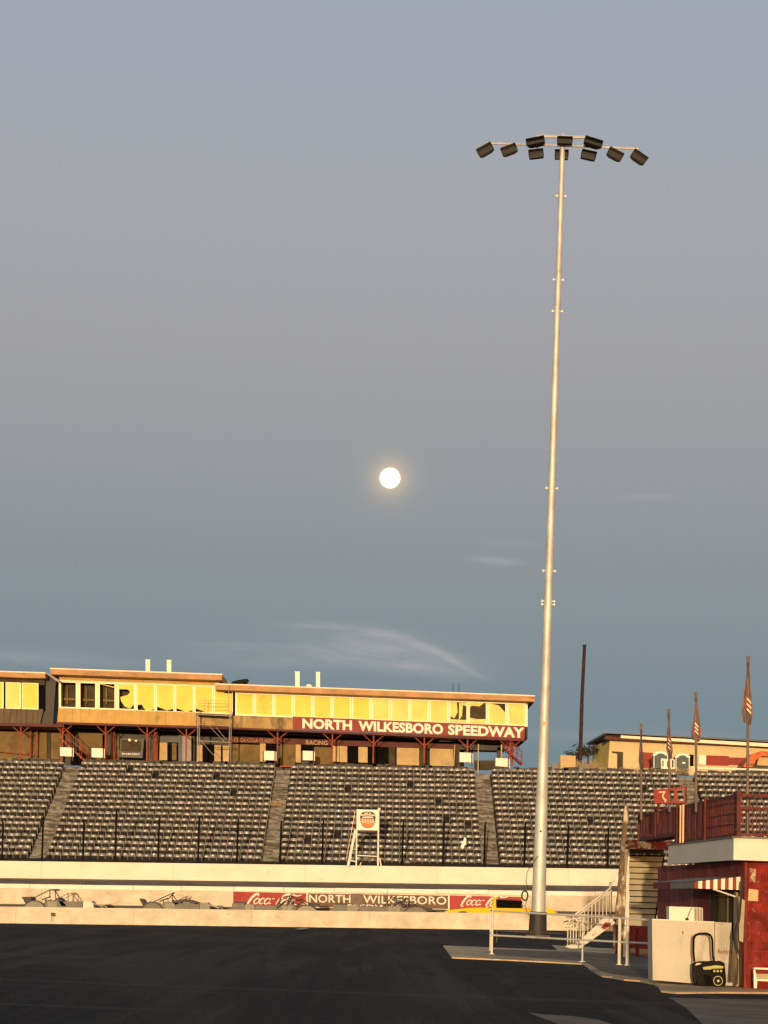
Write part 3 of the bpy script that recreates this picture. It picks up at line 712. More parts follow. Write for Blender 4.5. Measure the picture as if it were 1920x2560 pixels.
# --- concourse building below the press boxes
DL = 154.5
cb = empty('concourse_building', W(600, 1910, DL), 'shadowy concession building under the press boxes with tan shutters', 'building')
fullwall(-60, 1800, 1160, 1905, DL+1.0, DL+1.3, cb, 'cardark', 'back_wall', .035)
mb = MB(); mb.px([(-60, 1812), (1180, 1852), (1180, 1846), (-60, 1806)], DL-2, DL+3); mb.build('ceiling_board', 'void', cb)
def pan(x0, y0, x1, y1, mat, name='wall_panel', d=0.0):
    mb = MB(); s = .03; mb.px([(x0, y1), (x1, y1+(x1-x0)*s), (x1, y0+(x1-x0)*s), (x0, y0)], DL-d, DL-d+.12); return mb.build(name, mat, cb)
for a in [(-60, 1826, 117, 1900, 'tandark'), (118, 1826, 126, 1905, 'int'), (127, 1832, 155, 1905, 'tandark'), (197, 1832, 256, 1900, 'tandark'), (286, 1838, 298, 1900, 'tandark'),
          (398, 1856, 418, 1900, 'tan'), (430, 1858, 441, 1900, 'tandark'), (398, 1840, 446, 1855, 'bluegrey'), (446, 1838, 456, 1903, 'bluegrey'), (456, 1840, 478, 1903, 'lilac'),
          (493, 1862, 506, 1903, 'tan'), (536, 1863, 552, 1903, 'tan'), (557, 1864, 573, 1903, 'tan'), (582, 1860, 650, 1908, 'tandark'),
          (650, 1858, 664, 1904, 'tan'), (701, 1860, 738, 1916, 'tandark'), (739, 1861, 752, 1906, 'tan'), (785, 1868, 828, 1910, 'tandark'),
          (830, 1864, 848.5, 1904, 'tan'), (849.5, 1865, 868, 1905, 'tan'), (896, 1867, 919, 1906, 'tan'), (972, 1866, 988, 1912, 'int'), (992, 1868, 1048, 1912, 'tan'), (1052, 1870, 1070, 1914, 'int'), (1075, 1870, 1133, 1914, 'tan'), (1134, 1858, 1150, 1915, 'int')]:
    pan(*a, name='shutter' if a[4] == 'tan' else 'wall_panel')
for a in [(418, 1860, 430, 1900), (506, 1860, 536, 1904), (664, 1860, 690, 1906), (752, 1862, 785, 1872), (868, 1867, 896, 1906), (920, 1868, 972, 1912)]: pan(*a, 'void', 'doorway')
for a in [(992, 1866, 1048, 1869), (1075, 1868, 1133, 1871)]: pan(*a, 'int', 'shutter_frame', .05)
mb = MB(); mb.px([(572, 1856), (1150, 1873), (1150, 1861), (572, 1841)], DL-.10, DL-.005); sb = mb.build('sign_band', 'beam', cb)
lettering('COCA-COLA CLASSIC', [(585, 1854), (686, 1857), (686, 1848), (585, 1845)], DL-.10, .02, 'fascia', sb, .01)
lettering('RACING', [(765, 1861.5), (819, 1863), (819, 1852), (765, 1850)], DL-.10, .02, 'tan', sb, .01)
for k in range(16):
    mb = MB(); x = 264+rnd.uniform(-2, 24) if k < 8 else 370+rnd.uniform(0, 26); mb.tube(W(x, 1830, DL-.6-rnd.random()), W(x+rnd.uniform(-2, 2), 1902, DL-.6), .035, .035, 6); mb.build('slender_post', 'rust', cb)
for x in (77, 92, 172): MB().tube(W(x, 1822, DL-.7), W(x-2, 1896, DL-.7), .05, .05, 6).build('slender_post', 'rust', cb)
MB().tube(W(-20, 1877, DL-.7), W(95, 1889, DL-.7), .03, .03, 6).build('hand_rail', 'rust', cb)
# open frame at the right end with sky behind
mb = MB()
mb.tube(W(1137, 1862, DL-1), W(1134, 1918, DL-1), .05, .05, 8); mb.tube(W(1196, 1860, DP), W(1195, 1945, DP), .045, .045, 8); mb.tube(W(1254, 1862, DP), W(1253, 1900, DP), .06, .04, 8)
mb.build('flag_bracket', 'tan', cb)
mb = MB(); mb.px([(1150, 1874), (1262, 1877), (1262, 1856), (1150, 1853)], DL, DL+2); mb.px([(1150, 1905), (1185, 1905), (1185, 1860), (1150, 1860)], DL+1, DL+1.5); mb.px([(1243, 1905), (1254, 1905), (1254, 1868), (1243, 1868)], DL, DL+.4); mb.build('end_frame', 'cardark', cb)
mb = MB(); mb.px([(1186, 1901), (1236, 1901), (1236, 1925), (1186, 1925)], DL-1, DL-.8); mb.build('low_wall', 'int', cb)
mb = MB(); mb.px([(1098, 1853), (1130, 1854), (1130, 1851.5), (1098, 1850)], DL-1.4, DL-1.2); mb.build('strip_light', 'tan', cb)
# blue-grey booth
bo = empty('ticket_booth', W(327, 1895, DL-.8), 'blue-grey booth with small white writing under the left press box', 'booth')
mb = MB(); mb.px([(298, 1893), (356, 1895), (360, 1848), (301, 1845)], DL-.8, DL+.3); mb.build('body', 'bluegrey', bo)
mb = MB(); mb.px([(302, 1878), (352, 1880), (354, 1852), (305, 1850)], DL-.83, DL-.802); mb.build('glass_front', 'int', bo)
mb = MB(); mb.box(W(324, 1850, DL-.86), (.16, .03, .16)); mb.box(W(340, 1852, DL-.86), (.14, .03, .12)); mb.build('notice', 'plastic', bo)
mb = MB()
for k in range(9): x = 307+k*5; mb.box(W(x, 1884.5+k*.1, DL-.82), (.09, .02, .07+.03*(k % 3 == 0)))
mb.build('lettering', 'plastic', bo)
# black void where the aisle passes under
mb = MB(); mb.px([(176, 1912), (206, 1914), (222, 1886), (200, 1875), (178, 1880)], DL-2.2, DL-2.1); mb.build('doorway', 'void', cb)
mb = MB(); mb.px([(700, 1914), (740, 1915), (740, 1918), (700, 1917)], DP+.5, DP+.7); mb.build('threshold', 'rust', cb)

# white panels on posts at the crest
for px_, py_, w, h, lab in [(150, 1868, 29, 22, 'white square panel beside the left red staircase'), (229, 1870, 28, 23, 'white square panel between the red staircase and the booth'),
                            (660, 1877, 26, 23, 'white square panel left of the second aisle'), (757, 1877, 25, 23, 'white square panel right of the second aisle'),
                            (1149, 1881, 29, 24, 'white square panel left of the third aisle'), (1239, 1895, 30, 23, 'white square panel beside the right red staircase')]:
    e = empty('notice_panel', W(px_+w/2, py_+h+14, DP-.3), lab, 'panel', 'white square panels along the top of the grandstand')
    mb = MB(); mb.rect(px_, py_, px_+w, py_+h, DP-.3, DP-.22); mb.build('panel', 'white', e)
    mb = MB(); mb.rect(px_-3.2, py_+1, px_-.8, py_+h+12, DP-.3, DP-.15); mb.rect(px_+w+.8, py_+1, px_+w+3.2, py_+h+12, DP-.3, DP-.15); mb.build('side_post', 'crestdk', e)
    mb = MB(); mb.rect(px_+w+3.4, py_+2, px_+w+5.2, py_+h+2, DP-.26, DP-.2); mb.build('edge_strip', 'white', e)
e = empty('notice_panel', W(1424, 1915, DP-.3), 'weathered pale board standing alone among the dry weeds', 'panel')
mb = MB(); mb.rect(1401, 1888, 1439, 1922, DP+.2, DP+.35); mb.build('panel', 'tan', e)

# red staircases at both ends
def red_stairs(p0, p1, D, label, mat='rust', width=1.0, rail=True):
    a, b = W(*p0, D), W(*p1, D)
    e = empty('outdoor_staircase', a, label, 'staircase', None); 
    mb = MB()
    for k, dy in enumerate((0, width)):
        d = Vector((0, dy, 0)); up = Vector((0, 0, .13)); mb.add([a+d, b+d, b+d+up, a+d+up, a+d+Vector((0, .07, 0)), b+d+Vector((0, .07, 0)), b+d+Vector((0, .07, .13)), a+d+Vector((0, .07, .13))],
            [(0, 1, 2, 3), (7, 6, 5, 4), (3, 2, 6, 7), (0, 4, 5, 1)])
    mb.build('stringer', mat, e)
    mb = MB(); n = 9
    for i in range(n):
        p = a.lerp(b, (i+.5)/n); mb.box((p.x, p.y+width/2, p.z+.05), (.28, width, .04))
    mb.build('tread', mat, e)
    mb = MB()
    for dy in (0, width):
        d = Vector((0, dy, 0)); mb.tube(a+d+Vector((0, 0, .95)), b+d+Vector((0, 0, .95)), .022, .022, 6); mb.tube(a+d+Vector((0, 0, .55)), b+d+Vector((0, 0, .55)), .016, .016, 6)
        for i in range(5):
            p = a.lerp(b, i/4)+d; mb.tube(p, p+Vector((0, 0, .95)), .02, .02, 6)
        mb.build('handrail', mat, e); mb = MB()
    return e
red_stairs((149, 1846), (216, 1908), DP+.2, 'orange-red steel staircase descending right, at the left press box')
red_stairs((1257, 1868), (1305, 1912), DP+.3, 'red steel staircase at the right end of the press box', 'maroon')

# scaffold tower
sc = empty('scaffold_tower', W(530, 1912, DP-1.6), 'grey scaffold tower standing where the two press boxes meet', 'scaffold')
DS = DP-1.6
def sp(x, y, d=0): return W(x, y, DS+d)
for d in (0, 1.1):
    for x in (493, 572): MB().tube(sp(x+d*4, 1905, d), sp(x+d*4+(2 if x < 500 else 3), 1778, d), .03, .03, 6).build('upright', 'tube', sc)
mb = MB()
for y in (1786, 1811, 1852):
    for d in (0, 1.1): mb.tube(sp(494, y, d), sp(574, y+4, d), .025, .025, 6)
    for x in (494, 573): mb.tube(sp(x, y, 0), sp(x+4, y, 1.1), .02, .02, 6)
mb.build('crossbar', 'tube', sc)
mb = MB(); mb.tube(sp(524, 1816), sp(563, 1857), .02, .02, 6); mb.tube(sp(496, 1845), sp(545, 1900), .02, .02, 6); mb.tube(sp(540, 1818, 1.1), sp(566, 1850, 1.1), .02, .02, 6); mb.build('diagonal_brace', 'tube', sc)
mb = MB(); mb.px([(491, 1787), (573, 1791), (573, 1786), (491, 1782)], DS, DS+1.3); mb.build('deck', 'greywood', sc)
mb = MB()
for y in (1750, 1757, 1767): mb.tube(sp(494, y), sp(572, y+3), .018, .018, 6)
for x in (511, 571): mb.tube(sp(x, 1785), sp(x+1, 1712 if x > 560 else 1745), .02, .02, 6)
mb.build('guard_rail', 'tan', sc)

# ================================================================== CREAM BUILDING, TOILETS, POLE, TREE (right, behind the stand)
DB = 158.0
kb = empty('concession_building', W(1700, 1930, DB), 'cream flat-roofed building with red panels behind the right seats', 'building')
mb = MB(); mb.px([(1519, 1930), (2100, 1955), (2100, 1870), (1525, 1849)], DB, DB+.3); mb.build('wall', 'creamwall', kb)
mb = MB(); a = W(1519, 1930, DB); b = W(1525, 1849, DB); c = W(1483, 1866, DB+9); d = W(1478, 1930, DB+9); mb.add([a, b, c, d], [(0, 1, 2, 3)])
for k in range(14):      # standing ribs of the siding
    t = (k+.5)/14; p0 = a.lerp(d, t); p1 = b.lerp(c, t); mb.tube(p0, p1, .035, .035, 5)
mb.build('side_wall', 'ribyellow', kb)
mb = MB(); mb.px([(1513, 1838), (2100, 1872), (2100, 1864), (1513, 1833)], DB-1.2, DB-1.0); mb.px([(1513, 1848), (2100, 1875), (2100, 1872), (1513, 1840)], DB-1.1, DB+.2)
mb.build('eave', 'beam', kb)
mb = MB(); mb.px([(1552, 1845), (2100, 1878), (2100, 1868), (1552, 1838.5)], DB-1.25, DB-1.2); mb.build('roof_trim', 'rooftrim', kb)
mb = MB(); p = [W(1512, 1837, DB-1.2), W(2100, 1868, DB-1.2), W(2100, 1864, DB+9.5), W(1466, 1862, DB+9.5)]
q = [v+Vector((0, 0, .16)) for v in p]; mb.add(p+q, [(3, 2, 1, 0), (4, 5, 6, 7), (0, 1, 5, 4), (3, 0, 4, 7), (2, 3, 7, 6)]); mb.build('roof', 'roof', kb)
mb = MB(); mb.px([(1543, 1922), (1557, 1923), (1558, 1880), (1530, 1878), (1530, 1882), (1543, 1884)], DB-.06, DB-.01); mb.build('door', 'int', kb)
for (x0, y0, x1, y1) in [(1604, 1880, 1632, 1920), (1766, 1888, 1822, 1913), (1822, 1893, 1872, 1912)]: MB().px([(x0, y1), (x1, y1+1.5), (x1, y0+2), (x0, y0)], DB-.08, DB-.02).build('red_panel', 'redboard', kb)
mb = MB(); mb.px([(1746, 1911), (1764, 1912), (1765, 1888), (1747, 1887)], DB-.25, DB-.03); mb.build('white_cabinet', 'white', kb)
mb = MB(); mb.px([(1724, 1915), (1734, 1915), (1734, 1887), (1724, 1886)], DB-.09, DB-.03); mb.build('doorway', 'void', kb)
def toilet(x0, x1, ytop, ybot, D, label):
    e = empty('portable_toilet', W((x0+x1)/2, ybot, D), label, 'portable toilet', 'green portable toilets')
    cx = (x0+x1)/2; hw = (x1-x0)/2
    mb = MB(); mb.px([(x0, ybot), (x1, ybot+1), (x1-.5, ytop+10), (x0+.5, ytop+9)], D, D+1.1); mb.build('body', 'green', e)
    mb = MB(); outer = [(cx+(hw+1.5)*math.cos(R(t)), ytop+10-11*math.sin(R(t))) for t in range(0, 181, 15)]
    mb.px(outer, D-.05, D+1.15); mb.build('roof', 'plastic', e)
    mb = MB(); inner = [(cx+hw*.72, ybot-1)]+[(cx+hw*.72*math.cos(R(t)), ytop+14-10*math.sin(R(t))) for t in range(0, 181, 15)]+[(cx-hw*.72, ybot-1)]
    mb.px(inner, D-.09, D-.051); dr = mb.build('door', 'green', e)
    mb = MB(); mb.box(W(cx+3, ytop+23, D-.1), (.22, .015, .12)); mb.build('notice', 'plastic', dr)
    for xx in (x0+1, x1-1): MB().tube(W(xx, ybot, D-.03), W(xx, ytop+10, D-.03), .04, .04, 6).build('corner_post', 'plastic', e)
toilet(1634, 1670, 1879, 1921, 153.2, 'left dark green portable toilet with a white arched roof')
toilet(1689, 1724, 1884, 1936, 153.0, 'right dark green portable toilet with a white arched roof')
e = empty('white_bin', W(1671, 1922, 152.8), 'low white cabinet with dark slots between the two portable toilets', 'cabinet')
mb = MB(); mb.px([(1653, 1922), (1687, 1923), (1687, 1899), (1672, 1898), (1653, 1896)], 152.8, 153.1); mb.build('body', 'white', e)
mb = MB(); mb.px([(1656, 1916), (1659, 1916), (1659, 1901), (1656, 1901)], 152.76, 152.79); mb.px([(1680, 1918), (1684, 1918), (1684, 1900), (1680, 1900)], 152.76, 152.79); mb.px([(1668, 1918), (1671, 1918), (1671, 1903), (1668, 1903)], 152.76, 152.79); mb.build('slot', 'int', e)
mb = MB(); P = [(1858, 1918), (1866, 1900), (1880, 1885), (1900, 1878), (1990, 1880), (1990, 1893), (1905, 1890), (1890, 1900), (1880, 1918)]
mb.px(P, 152.6, 154.6); o = mb.build('tarp_shelter', 'orangetarp'); center(o); tag(o, 'orange tarpaulin shelter at the right edge before the cream building', 'shelter')
mb = MB(); mb.px([(1892, 1913), (1990, 1918), (1990, 1895), (1897, 1893)], 153.2, 154.0); o = mb.build('wooden_crate', 'tan'); center(o); tag(o, 'tan box under the orange tarpaulin at the right edge', 'crate')
mb = MB(); mb.px([(1730, 1921), (2100, 1932), (2100, 1928), (1730, 1917)], 151.8, 151.95); mb.px([(1734, 1936), (1738, 1936), (1738, 1920), (1734, 1920)], 151.83, 151.9); o = mb.build('low_rail', 'white'); center(o); tag(o, 'long white rail along the top row at the right', 'rail')
# pole
mb = MB(); mb.tube(W(1450, 1918, 160), W(1455, 1745, 160), .15, .135, 10); mb.tube(W(1455, 1745, 160), W(1461.5, 1613, 160), .135, .125, 10); mb.box(W(1461.5, 1613, 160), (.3, .3, .06))
o = mb.build('utility_pole', 'darkpole', None, True); center(o); tag(o, 'tall dark timber pole standing alone before the sky', 'pole')
# tree
def tree(px_, ybase, D, w, h, label, nl=900):
    b = W(px_, ybase, D); e = empty('small_tree', b, label, 'tree')
    mb = MB(); tips = []
    mb.tube(b, b+Vector((0, 0, h*.45)), .09, .06, 8)
    for k in range(9):
        a = R(40*k+rnd.uniform(-15, 15)); s = b+Vector((0, 0, h*rnd.uniform(.25, .45))); p = s+Vector((math.cos(a)*w*.28, math.sin(a)*w*.2, h*rnd.uniform(.15, .35))); mb.tube(s, p, .04, .02, 6)
        q = p+Vector((math.cos(a)*w*.18, math.sin(a)*w*.15, h*rnd.uniform(.0, .18))); mb.tube(p, q, .02, .01, 5); tips += [p, q, s.lerp(p, .7)]
    mb.build('trunk', 'bark', e)
    mb = MB()
    for _ in range(nl):
        c = rnd.choice(tips)+Vector((rnd.gauss(0, w*.10), rnd.gauss(0, w*.10), rnd.gauss(0, h*.08))); s = rnd.uniform(.06, .14)
        v = [Vector((rnd.uniform(-1, 1), rnd.uniform(-1, 1), rnd.uniform(-1, 1)))*s for _ in range(3)]
        mb.add([c+v[0], c+v[1], c+v[2]], [(0, 1, 2)])
    mb.build('crown', 'leaf', e)
tree(1470, 1912, 164, 1.9, 2.0, 'sparse dark tree beside the tall timber pole', 700)
tree(1440, 1912, 165, 1.5, 1.2, 'low dark bush with open twigs left of the timber pole', 350)

# things lying in the seats
mb = MB(); mb.px([(1157, 2124), (1153, 2118), (1151, 2115), (1155, 2111), (1156, 2104), (1159, 2101), (1160, 2095), (1163, 2093), (1166, 2099), (1165, 2105), (1166, 2111), (1161, 2114), (1160, 2118)], 136.2, 136.24); o = mb.build('paper_sheet', 'plastic'); center(o); tag(o, 'torn white sheet caught on the lower seats', 'sheet')
def mound(pts, D, dep, label, mat='tarp'):
    mb = MB(); cx = sum(p[0] for p in pts)/len(pts); cy = sum(p[1] for p in pts)/len(pts); P = [W(x, y, D+dep) for x, y in pts]; Q = [W(cx+(x-cx)*.55, cy+(y-cy)*.55, D) for x, y in pts]; n = len(P)
    mb.add(P+Q, [(i, (i+1) % n, (i+1) % n+n, i+n) for i in range(n)]+[tuple(range(n, 2*n))]); o = mb.build('tarp_cover', mat, None, True); center(o); tag(o, label, 'tarpaulin')
mound([(1096, 1972), (1100, 1960), (1108, 1954), (1122, 1953), (1136, 1956), (1146, 1966), (1148, 1975), (1120, 1975)], 148.2, .5, 'grey-brown tarpaulin lying over upper seats left of the third aisle')
mound([(1003, 2165), (1008, 2150), (1018, 2144), (1026, 2150), (1030, 2166)], 135.2, .4, 'small brown tarpaulin at the lowest row near a fence post', 'step')

# ================================================================== FLAG STAND
DFS = 132.7
fs_ = empty('flag_stand', W(905, 2165, DFS), 'white starter stand tower with a round orange and black crest', 'flag stand')
mb = MB(); mb.rect(891.5, 2023.5, 947, 2075, DFS, DFS+.06, .02); bd = mb.build('sign_board', 'white', fs_)
def shield(cx, cy, rx, rt, rb, n=28):
    r = []
    for i in range(n):
        a = 2*math.pi*i/n; c, s = math.cos(a), math.sin(a)
        x = rx*math.copysign(abs(c)**.6, c); y = -rt*math.copysign(abs(s)**.8, s) if s > 0 else rb*abs(s)**.95
        x *= 1-.12*max(0, -s)
        r.append((cx+x, cy+y))
    return r
cx, cy = 919.5, 2046
MB().px(shield(cx, cy, 19.6, 17.2, 24), DFS-.012, DFS-.001).build('crest', 'crestdk', bd)
MB().px([p for p in shield(cx, cy, 18.2, 16, 22.5) if p[1] >= cy-1]+[(cx-17.8, cy+1)], DFS-.022, DFS-.0125).build('crest_field', 'orange', bd)
mb = MB()
for k in range(5): mb.px([(cx-14.5+k*6.4, cy+12.5-abs(k-2)*.8), (cx-11+k*6.4, cy+13.5-abs(k-2)*.8), (cx-10.6+k*6.4, cy+1.5), (cx-15+k*6.4, cy+1.5)], DFS-.030, DFS-.0225)
mb.build('crest_bar', 'peach', bd)
mb = MB(); mb.px([(cx-9, cy-11.8), (cx+1, cy-12.4), (cx+1, cy-14.6), (cx-9, cy-14)], DFS-.022, DFS-.0125); mb.px([(cx+3, cy-12.2), (cx+8.5, cy-12), (cx+8.5, cy-14), (cx+3, cy-14.4)], DFS-.022, DFS-.0125)
mb.px([(cx-17.5, cy-6.8), (cx, cy-7.8), (cx+17.5, cy-6.3), (cx+17.5, cy-9), (cx, cy-10.2), (cx-17.5, cy-9.6)], DFS-.022, DFS-.0125)
mb.px([(cx-13.5, cy-1.2), (cx+13, cy-1), (cx+13.5, cy-4), (cx, cy-5), (cx-13.5, cy-4)], DFS-.022, DFS-.0125)
mb.build('crest_stripe', 'letter', bd)
def leg(a, b, r, D0, D1, nm='leg', mat='white'):
    mb = MB(); mb.tube(W(*a, D0), W(*b, D1), r, r, 8); mb.build(nm, mat, fs_)
leg((892, 2075), (890.5, 2166), .045, DFS, DFS); leg((946.5, 2020), (945, 2166), .055, DFS+.03, DFS+.03); leg((889, 2074), (870, 2166), .085, DFS, DFS-.1); leg((949, 2145), (953, 2166), .04, DFS+.5, DFS+.5)
leg((888, 2028), (866, 2146), .018, DFS-.1, DFS-.2, 'handrail', 'peach'); leg((886, 2028), (888, 2056), .014, DFS-.1, DFS-.1, 'handrail', 'peach')
leg((894, 2138.5), (944, 2141), .035, DFS, DFS, 'crossbar'); leg((875, 2151), (890, 2154), .035, DFS, DFS, 'crossbar'); leg((902, 2156), (900, 2166), .03, DFS, DFS, 'stub_post')
leg((880, 2122), (891, 2124), .02, DFS, DFS, 'crossbar'); leg((948, 2020), (948, 2026), .09, DFS+.03, DFS+.03, 'post_cap')
mb = MB(); mb.rect(892, 2075.3, 946, 2080, DFS+.05, DFS+1.3, .02); mb.build('floor', 'crestdk', fs_)

# ================================================================== PAINTED SIGNS ON THE MIDDLE WALL
DW = D2-.02
def signboard(x0, y0, x1, y1, s, label, mat):
    e = empty('painted_sign', W((x0+x1)/2, y1, DW), label, 'sign')
    mb = MB(); mb.px([(x0, y1), (x1, y1+(x1-x0)*s), (x1, y0+(x1-x0)*s), (x0, y0)], DW-.012, DW+.015); b = mb.build('board', mat, e)
    return e, b
def script(x0, x1, ymid, h, board, s=.02):
    """flowing white script, strokes swelling and thinning"""
    mb = MB(); k = (x1-x0)/118.0; D = DW-.0125; th = .012
    def X(x): return x0+x*k
    def Yy(x, y): return ymid+y*h/30+x*k*s
    def st(pts, w0, w1):
        q = [(X(x), Yy(x, y)) for x, y in pts]; stroke(mb, q, lambda t: (w0+(w1-w0)*math.sin(math.pi*min(1, t*1.05)))*k, D, th)
    def A(cx, cy, rx, ry, a0, a1, sh=.45, n=16): return arc(cx, cy, rx, ry, a0, a1, sh, n)
    st([(22, -10), (25, -14), (24, -17), (18, -15), (10, -7), (4, 2), (0, 10), (1, 14), (6, 11)], 1.5, 5)    # C
    st(A(20, 2, 5, 7, 0, 360), 1.6, 2.8)                                                                  # o
    st(A(32, 2, 5, 7, 40, 320), 1.4, 3)                                                                 # c
    st(A(43, 2, 5, 7, 0, 360), 1.6, 2.8); st([(51, -5), (48, 2), (47.5, 8), (52, 7)], 1.4, 3)             # a
    st([(54, -4), (60, -5)], 1.5, 3)                                                                      # hyphen
    st([(104, -11), (100, -15), (93, -17), (85, -15), (76, -8), (69, 0), (64, 9), (65, 14), (71, 10)], 1.5, 5)   # C
    st(A(80, 4, 5, 6.5, 0, 360), 2, 3.2)                                                                  # o
    st([(86, 8), (92, -2), (95, -9), (92, -12), (88, -3), (88, 8), (92, 8)], 1.2, 3)                      # l
    st(A(100, 4, 5, 6.5, 0, 360), 2, 3.2); st([(107, -3), (104, 4), (105, 9), (110, 7)], 1.5, 3.2)        # a
    st([(92, -14), (100, -17), (108, -13), (115, -14), (120, -16)], 1, 3)                                 # swash
    mb.build('lettering', 'letter', board)
e, b = signboard(583, 2229, 766, 2272, .025, 'faded red soft drink sign on the wall behind the middle grey cars', 'cocared'); script(619, 752, 2250, 30, b, .022)
e, b = signboard(767.5, 2233.5, 1120, 2266.5, .0165, 'brown speedway name sign between the two red signs', 'brownsign')
def wl_(txt, x0, x1, y0, y1, bd, s=.0165, bold=.006, base=767):
    lettering(txt, [(x0, y1+(x0-base)*s), (x1, y1+(x1-base)*s), (x1, y0+(x1-base)*s), (x0, y0+(x0-base)*s)], DW-.013, .012, 'letter', bd, bold)
wl_('NORTH', 773, 876, 2236, 2256, b); wl_('WILKESBORO', 908, 1116, 2236, 2256, b); wl_('SPEEDWAY', 852, 1010, 2259, 2271, b)
mb = MB(); mb.rect(766.2, 2232, 770, 2267, DW-.03, DW+.01, .02); mb.rect(1120, 2238, 1123.5, 2278, DW-.03, DW+.01, .02); mb.build('frame_strip', 'letter', b)
MB().rect(878, 2234, 905, 2262, DW-.035, DW-.014, .02).build('bare_panel', 'tarp', b)
e, b = signboard(1124, 2238.5, 1304, 2279, .022, 'bright red soft drink sign on the wall behind the yellow car', 'cocared2'); script(1153, 1268, 2254, 28, b, .022)

# ================================================================== CARS BETWEEN THE WALLS
DCa, DCb = 114.4, 116.0
def wheel(px_, py_, D, parent, r=.33):
    c = W(px_, py_, D); mb = MB(); mb.tube(c, c+Vector((0, .26, 0)), r, r, 20); w = mb.build('wheel', 'rubber', parent, True)
    mb = MB(); mb.tube(c-Vector((0, .01, 0)), c+Vector((0, .02, 0)), r*.55, r*.55, 14); mb.build('rim', 'tube', w)
def car(label, ox, oy, flip, variant, span=220.0, s=.014):
    """stripped open race car: ox = tail px (or nose px when flip), drawn 220 px long and scaled to span"""
    k = span/220.0
    def T(p):
        x = p[0]*k if not flip else span-p[0]*k
        X = ox+x; return (X, oy-1.5+p[1]*1.05+x*s)
    e = empty('race_car', W(ox+span/2, oy+22, DCa+.8), label, 'race car', 'stripped race cars between the walls')
    def part(nm, pts, mat, D0=DCa, D1=DCb, par=None):
        return MB().px([T(p) for p in pts], D0, D1).build(nm, mat, par or e)
    part('body', [(72, -17), (100, -16), (112, -14), (160, -15), (162, 14), (60, 14), (62, -8)], 'carbody')
    part('door_panel', [(74, -14), (98, -14), (98, 6), (74, 6)], 'carlight', DCa-.03, DCa-.002)
    f = []
    for t in range(0, 181, 12): f.append((41+27*math.cos(R(180-t)), 6-22*math.sin(R(t))))
    part('rear_fender', [(8, 6)]+f+[(68, 12), (8, 12)], 'carlight' if variant in (1, 3) else 'carbody', DCa-.05, DCa+.5)
    mb = MB(); pts = [T(p) for p in f]; stroke(mb, pts, 3.0, DCa-.06, .03); mb.build('fender_rim', 'cardark', e)
    part('tail_spoiler', {1: [(9, -24), (29, -25), (36, -19), (18, -10), (14, -18)], 2: [(8, -24), (16, -22), (26, -8), (18, -6), (12, -16)], 3: [(10, -20), (30, -21), (33, -15), (14, -12)], 4: [(5, -12), (24, -16), (30, -9), (9, -5)]}[variant], 'cardark', DCa, DCb)
    part('engine_cover', [(162, -15), (182, -17), (188, -10), (188, 12), (162, 12)], 'tube' if variant == 1 else 'carlight', DCa+.1, DCb-.2)
    part('dark_sill', [(62, 4), (150, 6), (150, 14), (62, 13)], 'cardark', DCa-.045, DCa-.032)
    for dd in (0.0, 1.2):
        mb = MB()
        def tb(a, b, r=.03): mb.tube(W(*T(a), DCa+.1+dd), W(*T(b), DCa+.1+dd), r, r, 6)
        tb((70, 6), (70, -22)); tb((82, 6), (82, -20)); tb((70, -14), (110, -14)); tb((70, -2), (112, -2)); tb((94, 6), (95, -22)); tb((95, -22), (112, -8))
        peak = {1: [(36, -20), (80, -42), (93, -41), (94, -22)], 2: [(34, -12), (98, -40), (92, -36), (93, -4)], 3: [(40, -16), (74, -38), (100, -34), (104, -10)], 4: [(38, -16), (60, -34), (92, -36), (108, -14)]}[variant]
        for a, b in zip(peak[:-1], peak[1:]): tb(a, b, .026)
        tb((80, -22), peak[1]); tb((60, -18), (82, -26)); tb(peak[2], (116, -4), .03)
        mb.build('roll_cage', 'cage', e)
        mb = MB()
        def tb2(a, b, r=.028): mb.tube(W(*T(a), DCa+.1+dd), W(*T(b), DCa+.1+dd), r, r, 6)
        tb2((186, -12), (208, -4)); tb2((208, -4), (213, 6)); tb2((187, -10), (220, -4)); tb2((220, -4), (224, 8)); 
        mb.build('nose_frame', 'tube', e)
        mb = MB(); tb2((0, 8), (20, -4)); mb.build('tail_bar', 'tube', e)
    for (wx, D) in ((41, DCa+.05), (200, DCa+.05), (41, DCb-.3), (200, DCb-.3)): p = T((wx, 12)); wheel(p[0], p[1], D, e)
    if variant == 1:
        part('roof_plate', [(78, -43), (92, -44), (95, -40), (84, -40)], 'cardark', DCa, DCb); part('rear_window', [(98, -24), (102, -23), (118, -8), (120, -3), (108, -4)], 'cardark', DCa, DCb)
    if variant == 2: part('bonnet', [(90, -12), (100, -20), (118, -24), (140, -22), (158, -16), (158, -12), (120, -18), (100, -10)], 'cardark', DCa, DCb)
    if variant in (3, 4): part('side_box', [(186, -18), (214, -18), (216, 10), (186, 10)], 'carbody', DCa-.04, DCb); part('bonnet', [(184, -20), (208, -22), (210, -18), (184, -17)], 'cardark', DCa, DCb)
    if variant == 4:
        mb = MB()
        for q in range(26):
            a = T((55+rnd.uniform(-6, 34), -14-rnd.uniform(0, 22))); bb = T((60+rnd.uniform(-6, 34), -12-rnd.uniform(0, 22))); mb.tube(W(*a, DCa+.2), W(*bb, DCa+.9), .02, .02, 5)
        mb.build('wreckage_bars', 'tube', e)
    if variant == 3:
        mb = MB(); mb.tube(W(*T((110, -8)), DCa), W(*T((70, -38)), DCa), .035, .035, 6); mb.tube(W(*T((80, -38)), DCa), W(*T((88, -4)), DCa), .035, .035, 6); mb.build('black_bar', 'cardark', e)
    return e
car('stripped grey race car with a peaked cage, leftmost between the walls', 44, 2269, False, 1, 222)
